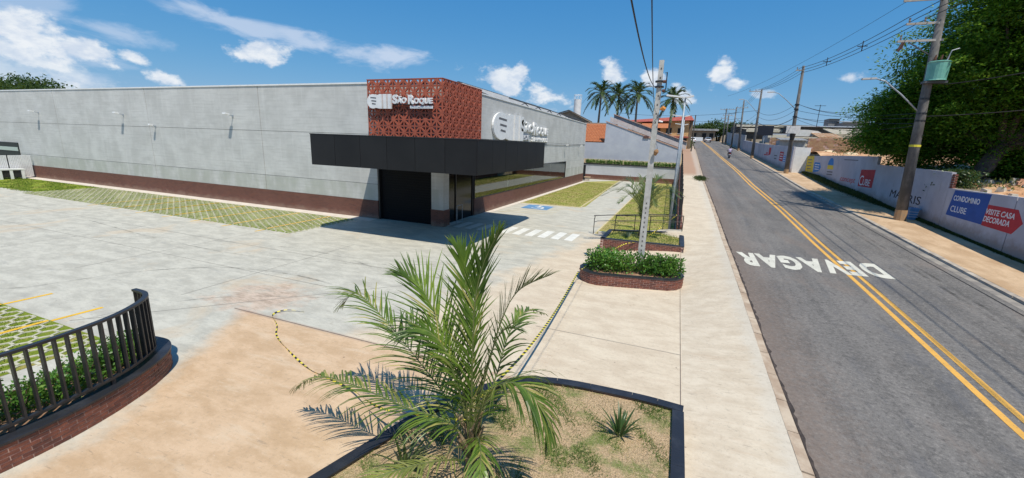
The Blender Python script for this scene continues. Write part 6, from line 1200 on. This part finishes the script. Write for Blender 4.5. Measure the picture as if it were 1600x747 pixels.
for y in (-.62, .68): wl = mp(lambda q: wheel(q, (0, y, .31), .31, .12, 20), 'wheel', RUBB); mp(lambda q: wheel(q, (0, y, .31), .2, .14, 14), 'hub', GALV)
mp(lambda q: q.tube([(0, -.75, .78), (0, -.3, .74), (0, .1, .80), (0, .38, .9)], [.10, .15, .17, .10], 10), 'body', MBK, True); mp(lambda q: q.tube([(0, .45, .95), (0, .68, .31)], [.05, .045], 8), 'fork', GALV); mp(lambda q: q.tube([(-.36, .32, 1.05), (0, .42, 1.0), (.36, .32, 1.05)], .02, 6), 'handlebar', MBK); mp(lambda q: q.box(-.12, .12, -.12, .25, .32, .62), 'engine', GALV)
mp(lambda q: q.box(-.1, .1, -.86, -.80, .70, .78), 'tail_light', mat('tail_red', (.45, .02, .02))); mp(lambda q: q.box(-.1, .1, -.83, -.80, .50, .64), 'number_plate', WHITE); mp(lambda q: q.tube([(.15, .1, .35), (.17, -.7, .42)], [.03, .045], 8), 'exhaust', GALV)
for s_ in (-1, 1): mp(lambda q: (q.tube([(s_ * .3, .34, 1.05), (s_ * .4, .36, 1.22)], .01, 4), q.box(s_ * .4 - .06, s_ * .4 + .06, .35, .37, 1.2, 1.3)), 'mirror', MBK)
def skin(name, joints, edges, m, parent, org, sub=2):
    me = bpy.data.meshes.new(name); me.from_pydata([tuple(Vector(j[:3]) + org - ORG[parent.name]) for j in joints], edges, []); ob = bpy.data.objects.new(name, me); COL.objects.link(ob)
    md = ob.modifiers.new('s', 'SKIN'); md.use_smooth_shade = True
    for v, j in zip(me.skin_vertices[0].data, joints): v.radius = (j[3], j[3] if len(j) < 5 else j[4])
    me.skin_vertices[0].data[0].use_root = True; ob.modifiers.new('b', 'SUBSURF').levels = sub; dg = bpy.context.evaluated_depsgraph_get(); nm_ = bpy.data.meshes.new_from_object(ob.evaluated_get(dg)); bpy.data.objects.remove(ob); nm_.materials.clear()
    for x in (m if isinstance(m, list) else [m]): nm_.materials.append(x)
    return link(name, nm_, parent)
PE = thing('person', 'motorcyclist in a lilac shirt, dark trousers and dark helmet riding away', 'person', tuple(o3)); J = [(0, -.22, .92, .17, .13), (0, -.16, 1.18, .17, .12), (0, -.08, 1.42, .19, .12), (0, -.03, 1.55, .065), (0, .0, 1.68, .10), (.2, -.06, 1.43, .075), (.34, .08, 1.22, .05), (.33, .30, 1.08, .035), (-.2, -.06, 1.43, .075), (-.34, .08, 1.22, .05), (-.33, .30, 1.08, .035), (.14, -.1, .86, .11), (.24, .25, .78, .08), (.2, .1, .42, .055), (.2, .26, .34, .04), (-.14, -.1, .86, .11), (-.24, .25, .78, .08), (-.2, .1, .42, .055), (-.2, .26, .34, .04)]
bd = skin('body', J, [(0, 1), (1, 2), (2, 3), (3, 4), (2, 5), (5, 6), (6, 7), (2, 8), (8, 9), (9, 10), (0, 11), (11, 12), (12, 13), (13, 14), (0, 15), (15, 16), (16, 17), (17, 18)], [mat('lilac_cloth', (.50, .42, .58), None), mat('dark_trousers', (.03, .03, .05), None), mat('skin', (.35, .20, .13), None)], PE, o3)
mi = np.array([(1 if p.center.z < 1.0 and p.center.y < 1 else 0) if abs(p.center.x) < .27 or p.center.z < 1.0 else (2 if p.center.z < 1.16 else 0) for p in bd.data.polygons], np.int32); bd.data.polygons.foreach_set('material_index', mi)
bm = bmesh.new(); bmesh.ops.create_uvsphere(bm, u_segments=16, v_segments=12, radius=.145); bmesh.ops.scale(bm, vec=(.95, 1.12, 1.05), verts=bm.verts); me = bpy.data.meshes.new('helmet'); bm.to_mesh(me); bm.free(); me.materials.append(MBK); h = link('helmet', me, PE); h.location = (0, .0, 1.70)
